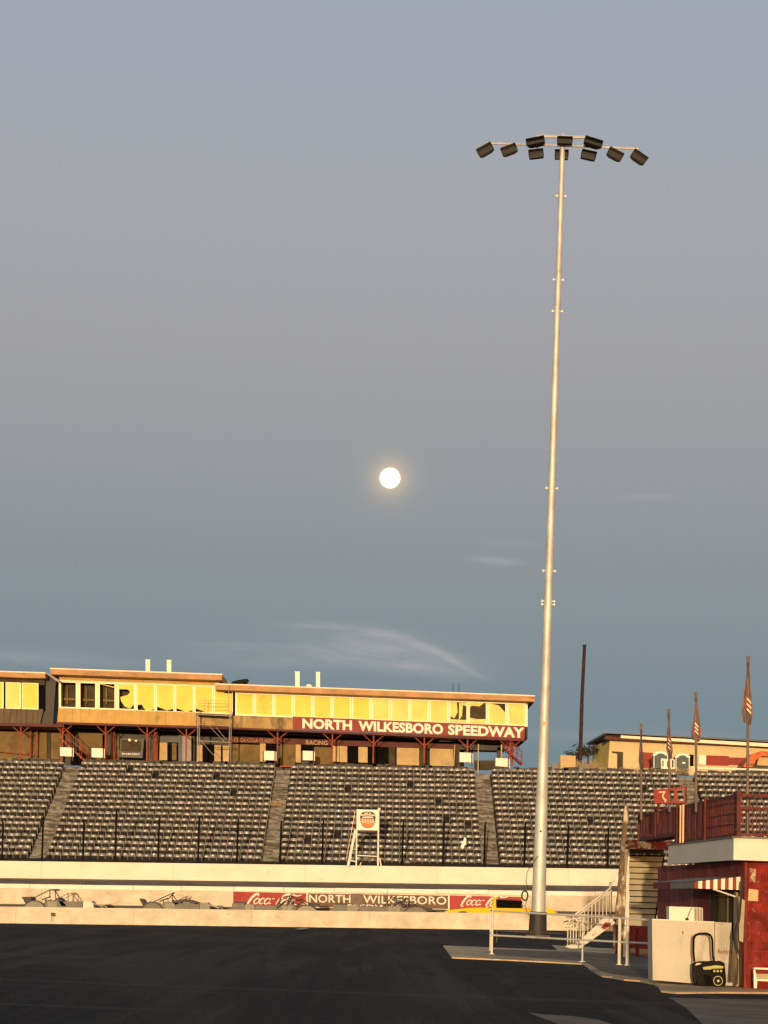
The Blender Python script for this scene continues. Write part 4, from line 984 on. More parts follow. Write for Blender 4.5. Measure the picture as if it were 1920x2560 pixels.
car('stripped grey race car with a long black diagonal bar, second from left', 340, 2273, False, 2, 216)
car('stripped grey race car in front of the faded red sign', 574, 2278.5, True, 3, 236)
car('stripped grey race car with tangled bars before the brown name sign', 826, 2281.5, True, 4, 262)
# yellow car
yc = empty('race_car', W(1250, 2300, 115), 'yellow race car with a black side window behind the pit wall', 'race car')
body = [(1106, 2284), (1118, 2276), (1140, 2273), (1154, 2272), (1172, 2270), (1200, 2269), (1240, 2270), (1300, 2271), (1345, 2272), (1372, 2271), (1385, 2273), (1392, 2281), (1397, 2289), (1404, 2310), (1112, 2304)]
bo_ = MB(); bo_.px(body, DCa, DCb+.2); bo_.build('body', 'yellowcar', yc)
f = [(1157+15*math.cos(R(t)), 2285.5-7.5*math.sin(R(t))) for t in range(0, 181, 15)]; MB().px(f, DCa-.012, DCa+.3).build('wheel_arch', 'void', yc)
MB().px([(1240, 2270), (1302, 2272), (1307, 2254), (1300, 2249), (1244, 2246), (1238, 2250)], DCa+.15, DCb).build('window', 'void', yc)
mb = MB(); mb.tube(W(1236, 2271, DCa+.1), W(1233, 2243, DCa+.1), .04, .04, 6); mb.tube(W(1233, 2243, DCa+.1), W(1242, 2247, DCa+.1), .035, .035, 6); mb.tube(W(1229, 2262, DCa+.1), W(1241, 2266, DCa+.1), .03, .03, 6); mb.px([(1231, 2270), (1240, 2270), (1240, 2244), (1233, 2243)], DCa+.13, DCa+.2); mb.build('window_pillar', 'yellowcar', yc)
MB().px([(1243, 2246.5), (1300, 2249.5), (1304, 2252), (1243, 2249)], DCa+.1, DCb+.05).build('roof', 'maroon', yc)
for x, D in ((1157, DCa+.05), (1350, DCa+.05), (1157, DCb-.2), (1350, DCb-.2)): wheel(x, 2296, D, yc)
MB().px([(1385, 2275), (1397, 2284), (1400, 2289), (1391, 2287)], DCa-.1, DCa+.4).build('bumper', 'carlight', yc)
mb = MB()
for q in range(7): mb.tube(W(1388+q*3, 2285+rnd.uniform(-1, 1), DCa+.2), W(1404+q*4.5, 2285+q*.6+rnd.uniform(-2, 2), DCa+.7), .03, .03, 6)
o = mb.build('steel_pipes', 'tube'); center(o); tag(o, 'thin grey pipes lying behind the yellow car', 'pipes')
# small marker post by the near wall
e = empty('marker_post', W(128, 2306, D1-.4), 'small black marker post against the near wall at the left', 'marker')
mb = MB(); mb.tube(W(128.5, 2306, D1-.4), W(129.3, 2284, D1-.4), .012, .012, 6); mb.build('post', 'black', e)
MB().rect(127.5, 2281.5, 135, 2290, D1-.42, D1-.36).build('plate', 'crestdk', e)

# ================================================================== LIGHT MAST
DM = 95.0
def pole_pt(t): return W(1343.5+(1407-1343.5)*t, 2346+(345-2346)*t, DM)
base = pole_pt(0); base.z = g2(base.x, DM)
def mr_(t):
    T = [(0, .315), (.12, .275), (.28, .215), (.5, .168), (1.0, .115)]
    for (a, x), (b, y) in zip(T[:-1], T[1:]):
        if t <= b: return x+(y-x)*(t-a)/(b-a)
    return .115
lm = empty('light_mast', base, 'very tall tapered steel floodlight mast rising from the infield', 'light mast')
mb = MB(); N = 40; top = pole_pt(1); prev = None
secs = [0, .12, .28, .40, .5, .64, .78, .9, 1.0]
for a, b in zip(secs[:-1], secs[1:]):
    pa = base.lerp(top, a); pb_ = base.lerp(top, b); ra = mr_(a); rb = mr_(b)
    mb.tube(pa, pb_, ra, rb-.004, 24, False)
mb.build('mast', 'galv', lm, True)
mb = MB(); mb.tube(base, base.lerp(top, .028), .40, .37, 24); mb.tube(base.lerp(top, .028), base.lerp(top, .0295), .39, .36, 24); mb.build('shade_sleeve', 'cardark', lm, True)  # dark sleeve added to stand for the shaded foot of the mast
mb = MB(); mb.box(base+Vector((0, 0, .05)), (1.0, 1.0, .06)); mb.build('base_plate', 'dirt', lm)
for y in (500, 720, 802, 1255, 1462, 1537, 1545):
    t = (2346-y)/(2346-345); p = base.lerp(top, t); r = mr_(t); mb = MB()
    for sx in (-1, 1): mb.tube(p+Vector((sx*r, -.02, 0)), p+Vector((sx*(r+.09), -.03, 0)), .03, .03, 6); mb.box(p+Vector((sx*(r+.09), -.03, .0)), (.05, .05, .10))
    mb.build('climbing_lug', 'white', lm)
MB().box(base.lerp(top, (2346-2097)/2001)+Vector((-.02, -.275, 0)), (.07, .03, .09)).build('access_hole', 'void', lm)
MB().box(base.lerp(top, (2346-1838)/2001)+Vector((-.02, -.225, 0)), (.13, .03, .16)).build('cover_plate', 'slab', lm)
# arms
DT = DM
def at(x, y, d=0): return W(x, y, DT+d)
mb = MB(); mb.tube(at(1217, 358), at(1345, 362, .25), .055, .055, 8); mb.tube(at(1345, 362, .25), at(1465, 366, .25), .055, .055, 8); mb.tube(at(1465, 366, .25), at(1596, 372), .055, .055, 8)
mb.tube(at(1341, 340.5, -.1), at(1478, 344, -.1), .085, .085, 8); mb.tube(at(1409, 334, 0), at(1407, 350, 0), .06, .06, 8)
mb.build('crossarm', 'galv', lm)
def lamp(x, y, w, h, yaw, pitch, mat, top=None, d=0.0, roll=0.0):
    w *= .92; h *= .92
    c = at(x, y, d); rot = Matrix.Rotation(yaw, 3, 'Z') @ Matrix.Rotation(pitch, 3, 'X') @ Matrix.Rotation(roll, 3, 'Y')
    mb = MB(); f = []; bk = []
    n = 4
    pts = [(-.5, -.42), (.5, -.42), (.5, .42), (-.5, .42)]
    F0 = [rot @ Vector((p[0]*w, -.18, p[1]*h))+c for p in pts]; B0 = [rot @ Vector((p[0]*w*.6, .16, p[1]*h*.6+.02))+c for p in pts]; Mi = [rot @ Vector((p[0]*w*1.0, -.04, p[1]*h*1.0))+c for p in pts]
    mb.add(F0+Mi+B0, [(i, (i+1) % 4, (i+1) % 4+4, i+4) for i in range(4)]+[(i+4, (i+1) % 4+4, (i+1) % 4+8, i+8) for i in range(4)]+[(8, 9, 10, 11)])
    L_ = mb.build('floodlight', mat, lm)
    mb = MB(); I = [rot @ Vector((p[0]*w*.93, -.16, p[1]*h*.93))+c for p in pts]; mb.add(I, [(0, 1, 2, 3)]); mb.build('lamp_glass', 'lens', L_)
    mb = MB(); V0 = [(-.5, .43), (.5, .43), (.52, .38), (-.52, .38)]
    vs = [rot @ Vector((p[0]*w, -.185, p[1]*h))+c for p in V0]+[rot @ Vector((p[0]*w, -.40, p[1]*h-.02))+c for p in V0]
    mb.add(vs, [(0, 1, 2, 3), (7, 6, 5, 4), (0, 4, 5, 1), (3, 2, 6, 7), (0, 3, 7, 4), (1, 5, 6, 2)])
    for sx in (-1, 1):
        a = rot @ Vector((sx*.5*w, -.185, .42*h))+c; b = rot @ Vector((sx*.5*w, -.38, .40*h))+c; g = rot @ Vector((sx*.5*w, -.185, -.3*h))+c; t = rot @ Vector((sx*.015, 0, 0)); mb.add([a, b, g, a+t, b+t, g+t], [(0, 1, 2), (5, 4, 3), (0, 3, 4, 1), (1, 4, 5, 2)])
    mb.build('hood', mat, L_)
    if top: mb = MB(); mb.tube(c+Vector((0, .05, h*.2)), at(*top, d), .05, .05, 8); mb.build('bracket', 'galv', L_)
lamp(1215, 381, .80, .42, R(-14), R(-16), 'lamp', (1219, 360), 0, R(-33)); lamp(1274, 381, .78, .40, R(-10), R(-16), 'lamp', (1281, 362), .1, R(-24))
lamp(1341, 390, .72, .46, R(-8), R(-8), 'lampdk', (1344, 364), .1, R(-7)); lamp(1403, 391, .66, .52, R(0), R(-4), 'lampdk', (1405, 368), .45)
lamp(1469, 393, .72, .46, R(8), R(-8), 'lampdk', (1466, 368), .1, R(9)); lamp(1535, 392, .78, .40, R(10), R(-16), 'lamp', (1529, 372), .1, R(27)); lamp(1594, 399, .80, .42, R(14), R(-16), 'lamp', (1591, 374), 0, R(35))
lamp(1340, 361, .90, .28, R(-12), R(-24), 'lampdk', (1347, 343), -.15, R(-13)); lamp(1411, 357, .74, .34, 0, R(-12), 'lampdk', (1410, 344), -.3); lamp(1480, 363, .90, .28, R(12), R(-24), 'lampdk', (1472, 346), -.15, R(15))
# hanging cable with a loop beside the mast
mb = MB(); mb.path([W(x, y, 94.5) for x, y in [(1345, 2140), (1330, 2160), (1318, 2180), (1315, 2200), (1317, 2215), (1322, 2225)]], .014, 6); lp = [W(1312+7.5*math.cos(R(t)), 2239+12*math.sin(R(t)), 94.5) for t in range(0, 361, 24)]; mb.path(lp, .035, 8); mb.path([W(1319, 2246, 94.5), W(1312, 2265, 94.5), W(1322, 2290, 94.6)], .014, 6)
o = mb.build('hanging_cable', 'cable'); center(o); tag(o, 'black cable ending in a loop, hanging beside the mast', 'cable')

# ================================================================== FOREGROUND RAILING
wr = empty('pipe_railing', G(1235, 2388), 'chipped white pipe railing with two rails on the concrete pad', 'railing')
A = (1232, 2278, 66.0); B = (1640, 2300, 58.0)
def rp(t, z): a = W(A[0], A[1], A[2]); b = W(B[0], B[1], B[2]); p = a.lerp(b, t); p.z = z; return p
zA, zB = 1.32, 1.28
for z_a, z_b, nm in ((1.32, 1.27, 'top_rail'), (.60, .66, 'lower_rail')):
    mb = MB(); mb.tube(rp(0, z_a), rp(1, z_b), .028, .028, 8); mb.build(nm, 'whiterail', wr)
for t, zz, r in ((0, 1.36, .035), (.585, 1.30, .024), (.80, 1.30, .045), (.845, 1.3, .045)):
    mb = MB(); p = rp(t, 0.03); q = rp(t, zz); mb.tube(p, q, r, r, 8); mb.tube(p, p+Vector((0, 0, .03)), .09, .09, 10); mb.build('rail_post', 'whiterail', wr)
mb = MB(); p = W(1247, 2280, 69); q = rp(0, 1.36); mb.tube(W(1228, 2276, 70.5), q, .028, .028, 8); b2 = W(1228, 2276, 70.5); b2z = Vector((b2.x, b2.y, .03)); mb.tube(b2z, b2, .03, .03, 8); q6 = Vector(q); q6.z = .60; b6 = Vector(b2); b6.z = .6; mb.tube(q6, b6, .025, .025, 8)
mb.build('end_loop', 'whiterail', wr)
wr2 = empty('pipe_railing', G(1300, 2362), 'farther pale pipe railing running behind the first one', 'railing')
mb = MB(); a = W(1242, 2336-9, 84); b = W(1640, 2344, 80); mb.tube(a, b, .02, .02, 6)
for t in (0, .5, 1): p = a.lerp(b, t); mb.tube(Vector((p.x, p.y, .02)), p, .02, .02, 6)
mb.build('rail', 'greywood', wr2)

# ================================================================== WHITE STEEL STAIRS
DX = 67.5
ws = empty('steel_stairs', G(1440, 2378), 'peeling white steel stairs with slanting balusters left of the clapboard tower', 'staircase')
def wp(x, y, d=0): return W(x, y, DX+d)
for nm, pts, mat, d0, d1 in (('stringer', [(1410, 2367), (1444, 2343), (1450, 2346), (1440, 2370), (1455, 2372), (1478, 2352), (1536, 2306), (1536, 2296), (1520, 2298), (1470, 2342), (1452, 2362)], 'peel', 0, .06),):
    MB().px([(1412, 2366), (1425, 2371), (1450, 2371), (1480, 2350), (1537, 2308), (1537, 2292), (1508, 2297), (1462, 2340), (1440, 2358)], DX, DX+.07).build('stringer', 'whiterail', ws)
MB().px([(1430, 2364), (1452, 2364), (1478, 2344), (1530, 2300), (1530, 2292), (1505, 2296), (1456, 2340)], DX+.95, DX+1.02).build('stringer', 'whiterail', ws)
MB().px([(1503, 2320), (1512, 2324), (1527, 2313), (1527, 2306), (1513, 2306)], DX-.03, DX-.002).build('red_patch', 'redboard', ws)
mb = MB()
for k in range(8): p = wp(1436+k*12.5, 2360-k*8.4); mb.box((p.x, p.y+.5, p.z), (.22, .95, .035)); 
mb.build('tread', 'peel', ws)
for d in (0, .95):
    mb = MB(); mb.path([wp(1438, 2286, d), wp(1458, 2272, d), wp(1500, 2240, d), wp(1524, 2222, d), wp(1531, 2204, d), wp(1539, 2203, d)], .028, 8); mb.path([wp(1440, 2292, d), wp(1500, 2247, d), wp(1529, 2226, d)], .018, 6); mb.build('handrail', 'whiterail', ws)
    mb = MB()
    for k in range(9): x = 1452+k*9.3; yt = 2281-k*6.6; mb.tube(wp(x, yt, d), wp(x-1, yt+62-k*1.2, d), .016, .016, 6)
    for k in range(5): x = 1420+k*7; mb.tube(wp(x, 2298, d), wp(x-1, 2366, d), .02, .02, 6)
    mb.tube(wp(1420, 2298, d), wp(1450, 2296, d), .02, .02, 6); mb.build('baluster', 'whiterail', ws)
mb = MB(); mb.tube(wp(1527, 2205, .1), wp(1526, 2300, .1), .04, .04, 8); mb.tube(wp(1537, 2295, .1), wp(1536, 2378, .1), .05, .05, 8); mb.build('newel_post', 'peel', ws)
# scrap heap of branches and twisted metal between the stairs and railing
mb = MB(); rr = random.Random(3)
for k in range(150):
    x = rr.uniform(1418, 1500); y = rr.uniform(2288, 2364)
    if y > 2380-(x-1418)*.75+10: continue
    a = W(x, y, DX+rr.uniform(.1, .8)); b = W(x+rr.uniform(-14, 14), y+rr.uniform(-10, 10), DX+rr.uniform(.1, .8)); mb.tube(a, b, .012, .009, 5)
o = mb.build('scrap_heap', 'peel'); center(o); tag(o, 'tangle of twigs and scrap caught under the white steel stairs', 'scrap', None, 'stuff')

# ================================================================== CLAPBOARD STAIR TOWER
DY = 66.0
ct = empty('stair_tower', G(1600, 2392), 'weathered stair tower clad in tan clapboards with peeling posts', 'stair tower')
# stepped boards, each tilted out at its foot
N = 11
for k in range(1):
    mb = MB()
    for i in range(N):
        t0 = i/N; t1 = (i+1)/N
        def ed(t, side):
            L_ = (1571+(1558-1571)*t, 2138+(2298-2138)*t); Rr = (1658+(1636-1658)*t, 2140+(2300-2140)*t); return L_ if side == 0 else Rr
        a, b = ed(t0+.012, 0), ed(t0+.012, 1); c, d = ed(t1-.004, 1), ed(t1-.004, 0)
        A_, B_ = W(*a, DY+.07), W(*b, DY+.07); C_, D_ = W(*c, DY-.02), W(*d, DY-.02)
        bk = Vector((0, .03, 0)); mb.add([A_, B_, C_, D_, A_+bk, B_+bk, C_+bk, D_+bk], [(3, 2, 1, 0), (4, 5, 6, 7), (0, 1, 5, 4), (2, 3, 7, 6), (1, 2, 6, 5), (3, 0, 4, 7)])
    mb.build('clapboard', 'clap', ct)
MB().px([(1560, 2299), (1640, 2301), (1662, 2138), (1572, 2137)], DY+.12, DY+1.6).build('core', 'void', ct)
MB().px([(1560, 2313), (1640, 2316), (1640, 2301), (1560, 2299)], DY-.02, DY+.1).build('skirt_board', 'clap', ct)
def ragged(x0a, x0b, x1a, x1b, y0, y1, D0, D1, nm, mat, j=2.0, n=22):
    Lp = []; Rp = []
    for i in range(n+1):
        t = i/n; y = y0+(y1-y0)*t; Lp.append((x0a+(x0b-x0a)*t+rnd.uniform(-j, j), y)); Rp.append((x1a+(x1b-x1a)*t+rnd.uniform(-j, j), y))
    mb = MB()
    for i in range(n): mb.px([Lp[i+1], Rp[i+1], Rp[i], Lp[i]], D0, D1)
    return mb.build(nm, mat, ct)
ragged(1562, 1538, 1573, 1552, 2015, 2300, DY-.25, DY-.1, 'corner_post', 'peel', 1.0)
ragged(1551, 1546, 1564, 1560, 2200, 2392, DY-.3, DY-.2, 'corner_post', 'peel', 1.2)
ragged(1570, 1557, 1574, 1571, 2120, 2392, DY-.34, DY-.26, 'peeling_board', 'whiterail', 1.2)
ragged(1562, 1540, 1570, 1562, 2130, 2300, DY-.05, DY+.1, 'cladding_side', 'clap', .6)
MB().px([(1571, 2122), (1677, 2124), (1676, 2103), (1571, 2099)], 64.6, 64.75).build('landing_fascia', 'peelred', ct); MB().px([(1573, 2106), (1677, 2110), (1676, 2104), (1573, 2100)], 64.76, DY+.6).build('landing_deck', 'redrail', ct)
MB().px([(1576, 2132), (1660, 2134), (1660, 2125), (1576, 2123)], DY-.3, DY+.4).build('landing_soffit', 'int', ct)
mb = MB(); mb.tube(W(1592, 2305, DY+1.2), W(1594, 2392, DY+1.2), .06, .06, 8); mb.tube(W(1630, 2305, DY+1.2), W(1630, 2396, DY+1.2), .06, .06, 8); mb.build('leg', 'maroonwall', ct)
MB().px([(1575, 2383), (1700, 2388), (1700, 2376), (1575, 2371)], DY+3, DY+3.1).build('ground_beam', 'slab', ct)
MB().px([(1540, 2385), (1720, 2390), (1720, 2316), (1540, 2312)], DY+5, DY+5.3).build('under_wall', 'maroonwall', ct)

# ================================================================== RED BUILDING
cA = Vector((7.50, 45.3)); cB = Vector((7.05, 58.0))       # left face line of the roof edge
rb = empty('red_building', (11, 50, 0), 'flaking red block building with a cream fascia on the right', 'building')
def side(nm, mat, y0, y1, z0, z1, inset=0.0, th=.15):
    def X(y): return cA.x+(cB.x-cA.x)*(y-cA.y)/(cB.y-cA.y)+inset
    mb = MB(); vs = []
    for z in (z0, z1): vs += [(X(y0), y0, z), (X(y1), y1, z), (X(y1)+th, y1, z), (X(y0)+th, y0, z)]
    mb.add(vs, [(0, 3, 2, 1), (4, 5, 6, 7), (0, 4, 7, 3), (1, 2, 6, 5), (0, 1, 5, 4), (3, 7, 6, 2)]); return mb.build(nm, mat, rb)
fz0 = W(1842, 2150, 45.3).z; fz1 = W(1842, 2095, 45.3).z
side('fascia', 'cream', 45.3, 53.2, fz0, fz1, 0, .1)
MB().box(((cA.x+16)/2+.05, 45.35, (fz0+fz1)/2), (16-cA.x-.1, .1, fz1-fz0)).build('fascia', 'cream', rb)
MB().box(((cA.x+16)/2+.1, 49.4, fz1-.06), (16-cA.x-.5, 7.6, .08)).build('roof_deck', 'roof', rb)
MB().box(((cA.x+16)/2+.2, 49.4, fz0+.03), (16-cA.x-.3, 7.6, .05)).build('soffit', 'int', rb); pass
mb = MB(); mb.box(((cA.x+16)/2, 45.28, fz1+.015), (16-cA.x+.1, .16, .03)); mb.build('roof_edge', 'roof', rb)
side('roof_edge', 'roof', 45.2, 53.2, fz1, fz1+.03, -.03, .16)
XW = W(1868, 2300, 46.0).x
MB().box((XW+4.5, 46.1, fz0/2), (9, .2, fz0)).build('front_wall', 'red', rb)
side('side_wall', 'maroonwall', 46.02, 57, 0.0, fz0, XW-cA.x-.03, .2)
# block courses as fine proud joints
mb = MB()
for k in range(1, 13): mb.box((XW+2.5, 45.993, k*.2), (5, .010, .008))
for r_ in range(13):
    for c in range(8): mb.box((XW+.2+c*.4+(r_ % 2)*.2, 45.994, r_*.2+.1), (.008, .008, .19))
mb.build('mortar_joint', 'maroonwall', rb)
MB().px([(1870, 2252), (1895, 2253), (1896, 2225), (1872, 2222)], 45.95, 45.99).build('patch_plate', 'slab', rb)
MB().px([(1872, 2205), (1888, 2206), (1890, 2172), (1874, 2170)], 45.96, 45.99).build('patch_plate', 'peelred', rb)
def ts(y): return cA.x+(cB.x-cA.x)*(y-cA.y)/(cB.y-cA.y)+XW-cA.x-.03
def sidepanel(nm, mat, ya, yb, za, zb, off=.04):
    mb = MB(); xa, xb = ts(ya)-off, ts(yb)-off
    mb.add([(xa, ya, za), (xb, yb, za), (xb, yb, zb), (xa, ya, zb), (xa+off-.002, ya, za), (xb+off-.002, yb, za), (xb+off-.002, yb, zb), (xa+off-.002, ya, zb)], [(0, 3, 2, 1), (4, 5, 6, 7), (0, 1, 5, 4), (3, 7, 6, 2), (0, 4, 7, 3), (1, 2, 6, 5)]); return mb.build(nm, mat, rb)
sidepanel('doorway', 'int', 46.9, 49.6, 0.05, 2.05, .02); sidepanel('open_door', 'clap', 46.55, 46.85, .05, 2.0, .06); sidepanel('door_plank', 'tandark', 47.6, 48.6, .05, 1.95, .05)
# boards leaning at the corner
for (pts, D, mat, lab) in (([(1848, 2352), (1858, 2356), (1862, 2252), (1847, 2240)], 45.95, 'clap', 'short tan board fixed upright at the corner of the red building'), ([(1826, 2456), (1834, 2458), (1850, 2330), (1838, 2300), (1833, 2350)], 46.2, 'greywood', 'dark curved board leaning beside the off-white cabinet')):
    o = MB().px(pts, D, D+.04).build('leaning_board', mat); center(o); tag(o, lab, 'board')
mb = MB(); mb.path([W(x, y, 45.8) for x, y in [(1857, 2200), (1848, 2300), (1838, 2340), (1843, 2370), (1852, 2400), (1850, 2462)]], .022, 8); o = mb.build('drain_pipe', 'cardark'); center(o); tag(o, 'dark bent pipe running down the corner of the red building', 'pipe')
# awning
aw = empty('awning', W(1785, 2210, 47), 'grey awning with red and white striped end on the red building', 'awning')
x0, x1 = 6.87, ts(46.5); y0, y1 = 46.5, 52.0; xo1 = 6.72
zo, zi, zb_ = W(1739, 2203, 46.5).z, W(1832, 2190, 46.5).z, W(1739, 2221, 46.5).z
mb = MB(); vs = [(x0, y0, zo), (xo1, y1, zo), (ts(y1), y1, zi), (x1, y0, zi)]; mb.add(vs+[(v[0], v[1], v[2]-.02) for v in vs], [(0, 3, 2, 1), (4, 5, 6, 7), (0, 1, 5, 4)]); mb.build('canopy', 'awngrey', aw)
mb = MB(); vs = [(x0, y0, zb_), (xo1, y1, zb_), (xo1, y1, zo-.005), (x0, y0, zo-.005)]; mb.add(vs+[(v[0]+.02, v[1], v[2]) for v in vs], [(0, 3, 2, 1), (4, 5, 6, 7)]); mb.build('valance', 'awngrey', aw)
mb = MB(); vs = [(6.79-.012, 49.6, zb_), (xo1-.012, y1, zb_), (xo1-.012, y1, zo-.005), (6.79-.012, 49.6, zo-.005)]; mb.add(vs+[(v[0]+.01, v[1], v[2]) for v in vs], [(0, 3, 2, 1), (4, 5, 6, 7)]); mb.build('faded_red_valance', 'maroonwall', aw)
reds = MB(); whs = MB(); n = 12
for i in range(n):
    ta, tb = i/n, (i+1)/n; xa, xb = x0+(x1-x0)*ta, x0+(x1-x0)*tb; za, zb2 = zo+(zi-zo)*ta-.01, zo+(zi-zo)*tb-.01
    (reds if i % 2 == 0 else whs).prism([(xa, zb_+.0), (xb, zb_+.0), (xb, zb2), (xa, za)], y0-.03, y0-.012)
reds.build('red_stripe', 'redboard', aw); whs.build('white_stripe', 'letter', aw)
mb = MB(); mb.tube((x0+.4, y0, zb_), (x1, y0+.2, zb_-.16), .018, .018, 6); mb.build('support_bar', 'white', aw)

# roof railing
rl = empty('roof_railing', (7.3, 51, fz1), 'rusty brown-red slatted railing along the roof of the red building', 'railing')
def rx(y): return cA.x+(cB.x-cA.x)*(y-cA.y)/(cB.y-cA.y)+.15
zt = W(1866, 1984, 45.6).z
def rail_box(nm, mat, ya, yb, za, zb, th=.05): 
    mb = MB(); vs = []
    for z in (za, zb): vs += [(rx(ya), ya, z), (rx(yb), yb, z), (rx(yb)+th, yb, z), (rx(ya)+th, ya, z)]
    mb.add(vs, [(0, 3, 2, 1), (4, 5, 6, 7), (0, 4, 7, 3), (1, 2, 6, 5), (0, 1, 5, 4), (3, 7, 6, 2)]); return mb
rail_box('top_rail', 'redrail', 45.5, 58.8, zt-.07, zt, .09).build('top_rail', 'redrail', rl)
rail_box('walkway', 'redrail', 53.3, 58.9, fz1+.24, fz1+.33, .5).build('walkway', 'redrail', rl)
rail_box('bottom_rail', 'redrail', 45.5, 53.2, fz1+.06, fz1+.11, .05).build('bottom_rail', 'redrail', rl)
mb = MB(); y = 45.8
while y < 58.6:
    near = y < 48.3; w = .035 if near else .09; gap = .13 if near else rnd.choice([.01, .02, .05, .12])
    mb.add(*(lambda m: (m.v, m.f))(rail_box('', '', y, y+w, fz1+(.1 if y < 53.2 else .33), zt-.07, .025))); y += w+gap
mb.build('slats', 'redrail', rl)
mb = MB()
for z in (fz1+.3, fz1+.52, fz1+.74): mb.add(*(lambda m: (m.v, m.f))(rail_box('', '', 45.6, 49, z, z+.03, .02)))
mb.build('mid_rails', 'redrail', rl)
for y in (45.55, 49.2, 52.8, 56.0, 58.7): mb = MB(); q = .3 if y > 53.2 else 0; mb.box((rx(y), y, (fz1+zt+q)/2+.02), (.09, .09, zt-fz1-q+.08)); mb.build('rail_post', 'redrail', rl)
mb = MB(); mb.box((rx(52.1)-.06, 52.1, (fz1+zt)/2), (.04, .05, zt-fz1)); mb.box((rx(51.9)-.06, 51.7, (fz1+zt)/2), (.04, .05, zt-fz1)); mb.build('new_board', 'peach', rl)
mb = MB(); mb.box(((rx(45.5)+14)/2, 45.6, zt-.03), (14-rx(45.5), .07, .06)); mb.box(((rx(45.5)+14)/2, 45.6, fz1+.09), (14-rx(45.5), .05, .05)); mb.box(((rx(45.5)+14)/2, 45.6, zt-.30), (14-rx(45.5), .04, .05)); mb.build('front_rails', 'redrail', rl)
mb = MB(); x = rx(45.5)+.08
while x < 14: mb.box((x, 45.6, (fz1+zt-.3)/2+.05), (.018, .02, zt-.3-fz1)); x += .075
mb.build('front_slats', 'redrail', rl)
# short railing round the landing
lr = empty('landing_railing', W(1620, 2100, 64), 'broken rusty railing around the landing of the clapboard tower', 'railing')
mb = MB()
for x, t in ((1605, 2030), (1640, 2026), (1660, 2022), (1676, 2040)): mb.tube(W(x, 2102, 64), W(x+rnd.uniform(-2, 2), t, 64), .03, .03, 6)
for x in range(1612, 1676, 6): mb.tube(W(x, 2100, 64), W(x+rnd.uniform(-1, 1), 2038, 64), .014, .014, 6)
mb.tube(W(1562, 2018, 66), W(1690, 2022, 63.5), .03, .03, 6); mb.tube(W(1600, 2092, 64), W(1680, 2094, 64), .035, .035, 6)
mb.build('bars', 'redrail', lr)
# red number board on the roof
nb = empty('number_board', W(1676, 2012, 53), 'red board with cut-out squares standing on the roof behind the railing', 'board')
mb = MB(); D = 53.2
mb.px([(1635, 2008), (1672, 2009), (1672, 1972), (1635, 1974)], D, D+.04); mb.px([(1673, 2008), (1717, 2008), (1717, 2003), (1673, 2004)], D, D+.04); mb.px([(1673, 1976), (1717, 1971), (1717, 1965), (1673, 1971)], D, D+.04)
mb.px([(1685, 2004), (1693, 2004), (1693, 1974), (1685, 1975)], D+.002, D+.038); mb.px([(1712, 2003), (1717, 2003), (1717, 1971), (1712, 1972)], D+.002, D+.038); mb.build('board', 'redboard', nb)
mb = MB(); mb.px([(1647, 1982), (1664, 1981), (1664, 1978), (1647, 1979)], D-.012, D-.001); stroke(mb, [(1660, 1982), (1657, 1990), (1659, 1996), (1664, 2000), (1663, 2005)], 4, D-.001, .011); mb.build('numeral', 'peach', nb)
mb = MB(); mb.tube(W(1645, 2060, D+.1), W(1645, 2000, D+.1), .03, .03, 6); mb.tube(W(1705, 2050, D+.1), W(1705, 2003, D+.1), .03, .03, 6); mb.build('leg', 'redrail', nb)

# drooping flags
def flag(px_, ytop, D, fy0, fy1, w, ybot, label, lean=0):
    b = W(px_-lean, ybot, D); t = W(px_, ytop, D)
    e = empty('flag_pole', b, label, 'flag', 'drooping flags on poles above the red building')
    mb = MB(); mb.tube(b, t, .035, .028, 10); mb.tube(t, t+Vector((0, 0, -.22)), .036, .036, 10); mb.build('pole', 'flagpole', e, True)
    mb = MB(); n = 22; m = 14; vs = []
    for j in range(n+1):
        v = j/n; y = fy0+(fy1-fy0)*v
        ww = w*(.10+.95*(v**1.1) if v < .82 else (.10+.95*(.82**1.1))*(1-(v-.82)/.18*.4))
        for i in range(m+1):
            u = i/m; fold = math.sin(u*math.pi*(3+px_ % 3)+v*3+px_)*.07*(.3+v)
            x = px_-lean*v+(-.55+1.1*u)*ww; p = W(x, y+(u-.3)*6*v+rnd.uniform(-.3, .3), D-.06); vs.append((p.x, p.y+fold, p.z))
    mb.add(vs, [(j*(m+1)+i, (j+1)*(m+1)+i, (j+1)*(m+1)+i+1, j*(m+1)+i+1) for j in range(n) for i in range(m)]); fl = mb.build('flag_cloth', 'flag', e, True)
    if w > 14:
        for k in range(3):
            cy = fy0+(fy1-fy0)*(.60+.085*k); mb = MB(); mb.px([(px_-w*.12, cy+w*.05), (px_+w*.22, cy+w*.42), (px_+w*.24, cy+w*.25), (px_-w*.08, cy-w*.13)], D-.17, D-.15); mb.build('pale_stripe', 'peach', fl)
flag(1603, 1809, 57.5, 1822, 1922, 14, 2050, 'smallest drooping flag, leftmost of the four flagpoles')
flag(1672, 1772, 53.5, 1782, 1893, 17, 2030, 'second drooping flag from the left, dull grey without stripes', -2)
flag(1740, 1730, 50.0, 1744, 1852, 26, 2030, 'third drooping flag, red and grey with pale stripes')
flag(1870.5, 1640, 46.3, 1656, 1808, 32, 2085, 'tallest drooping flag, nearest the right edge, with pale stripes', 2)

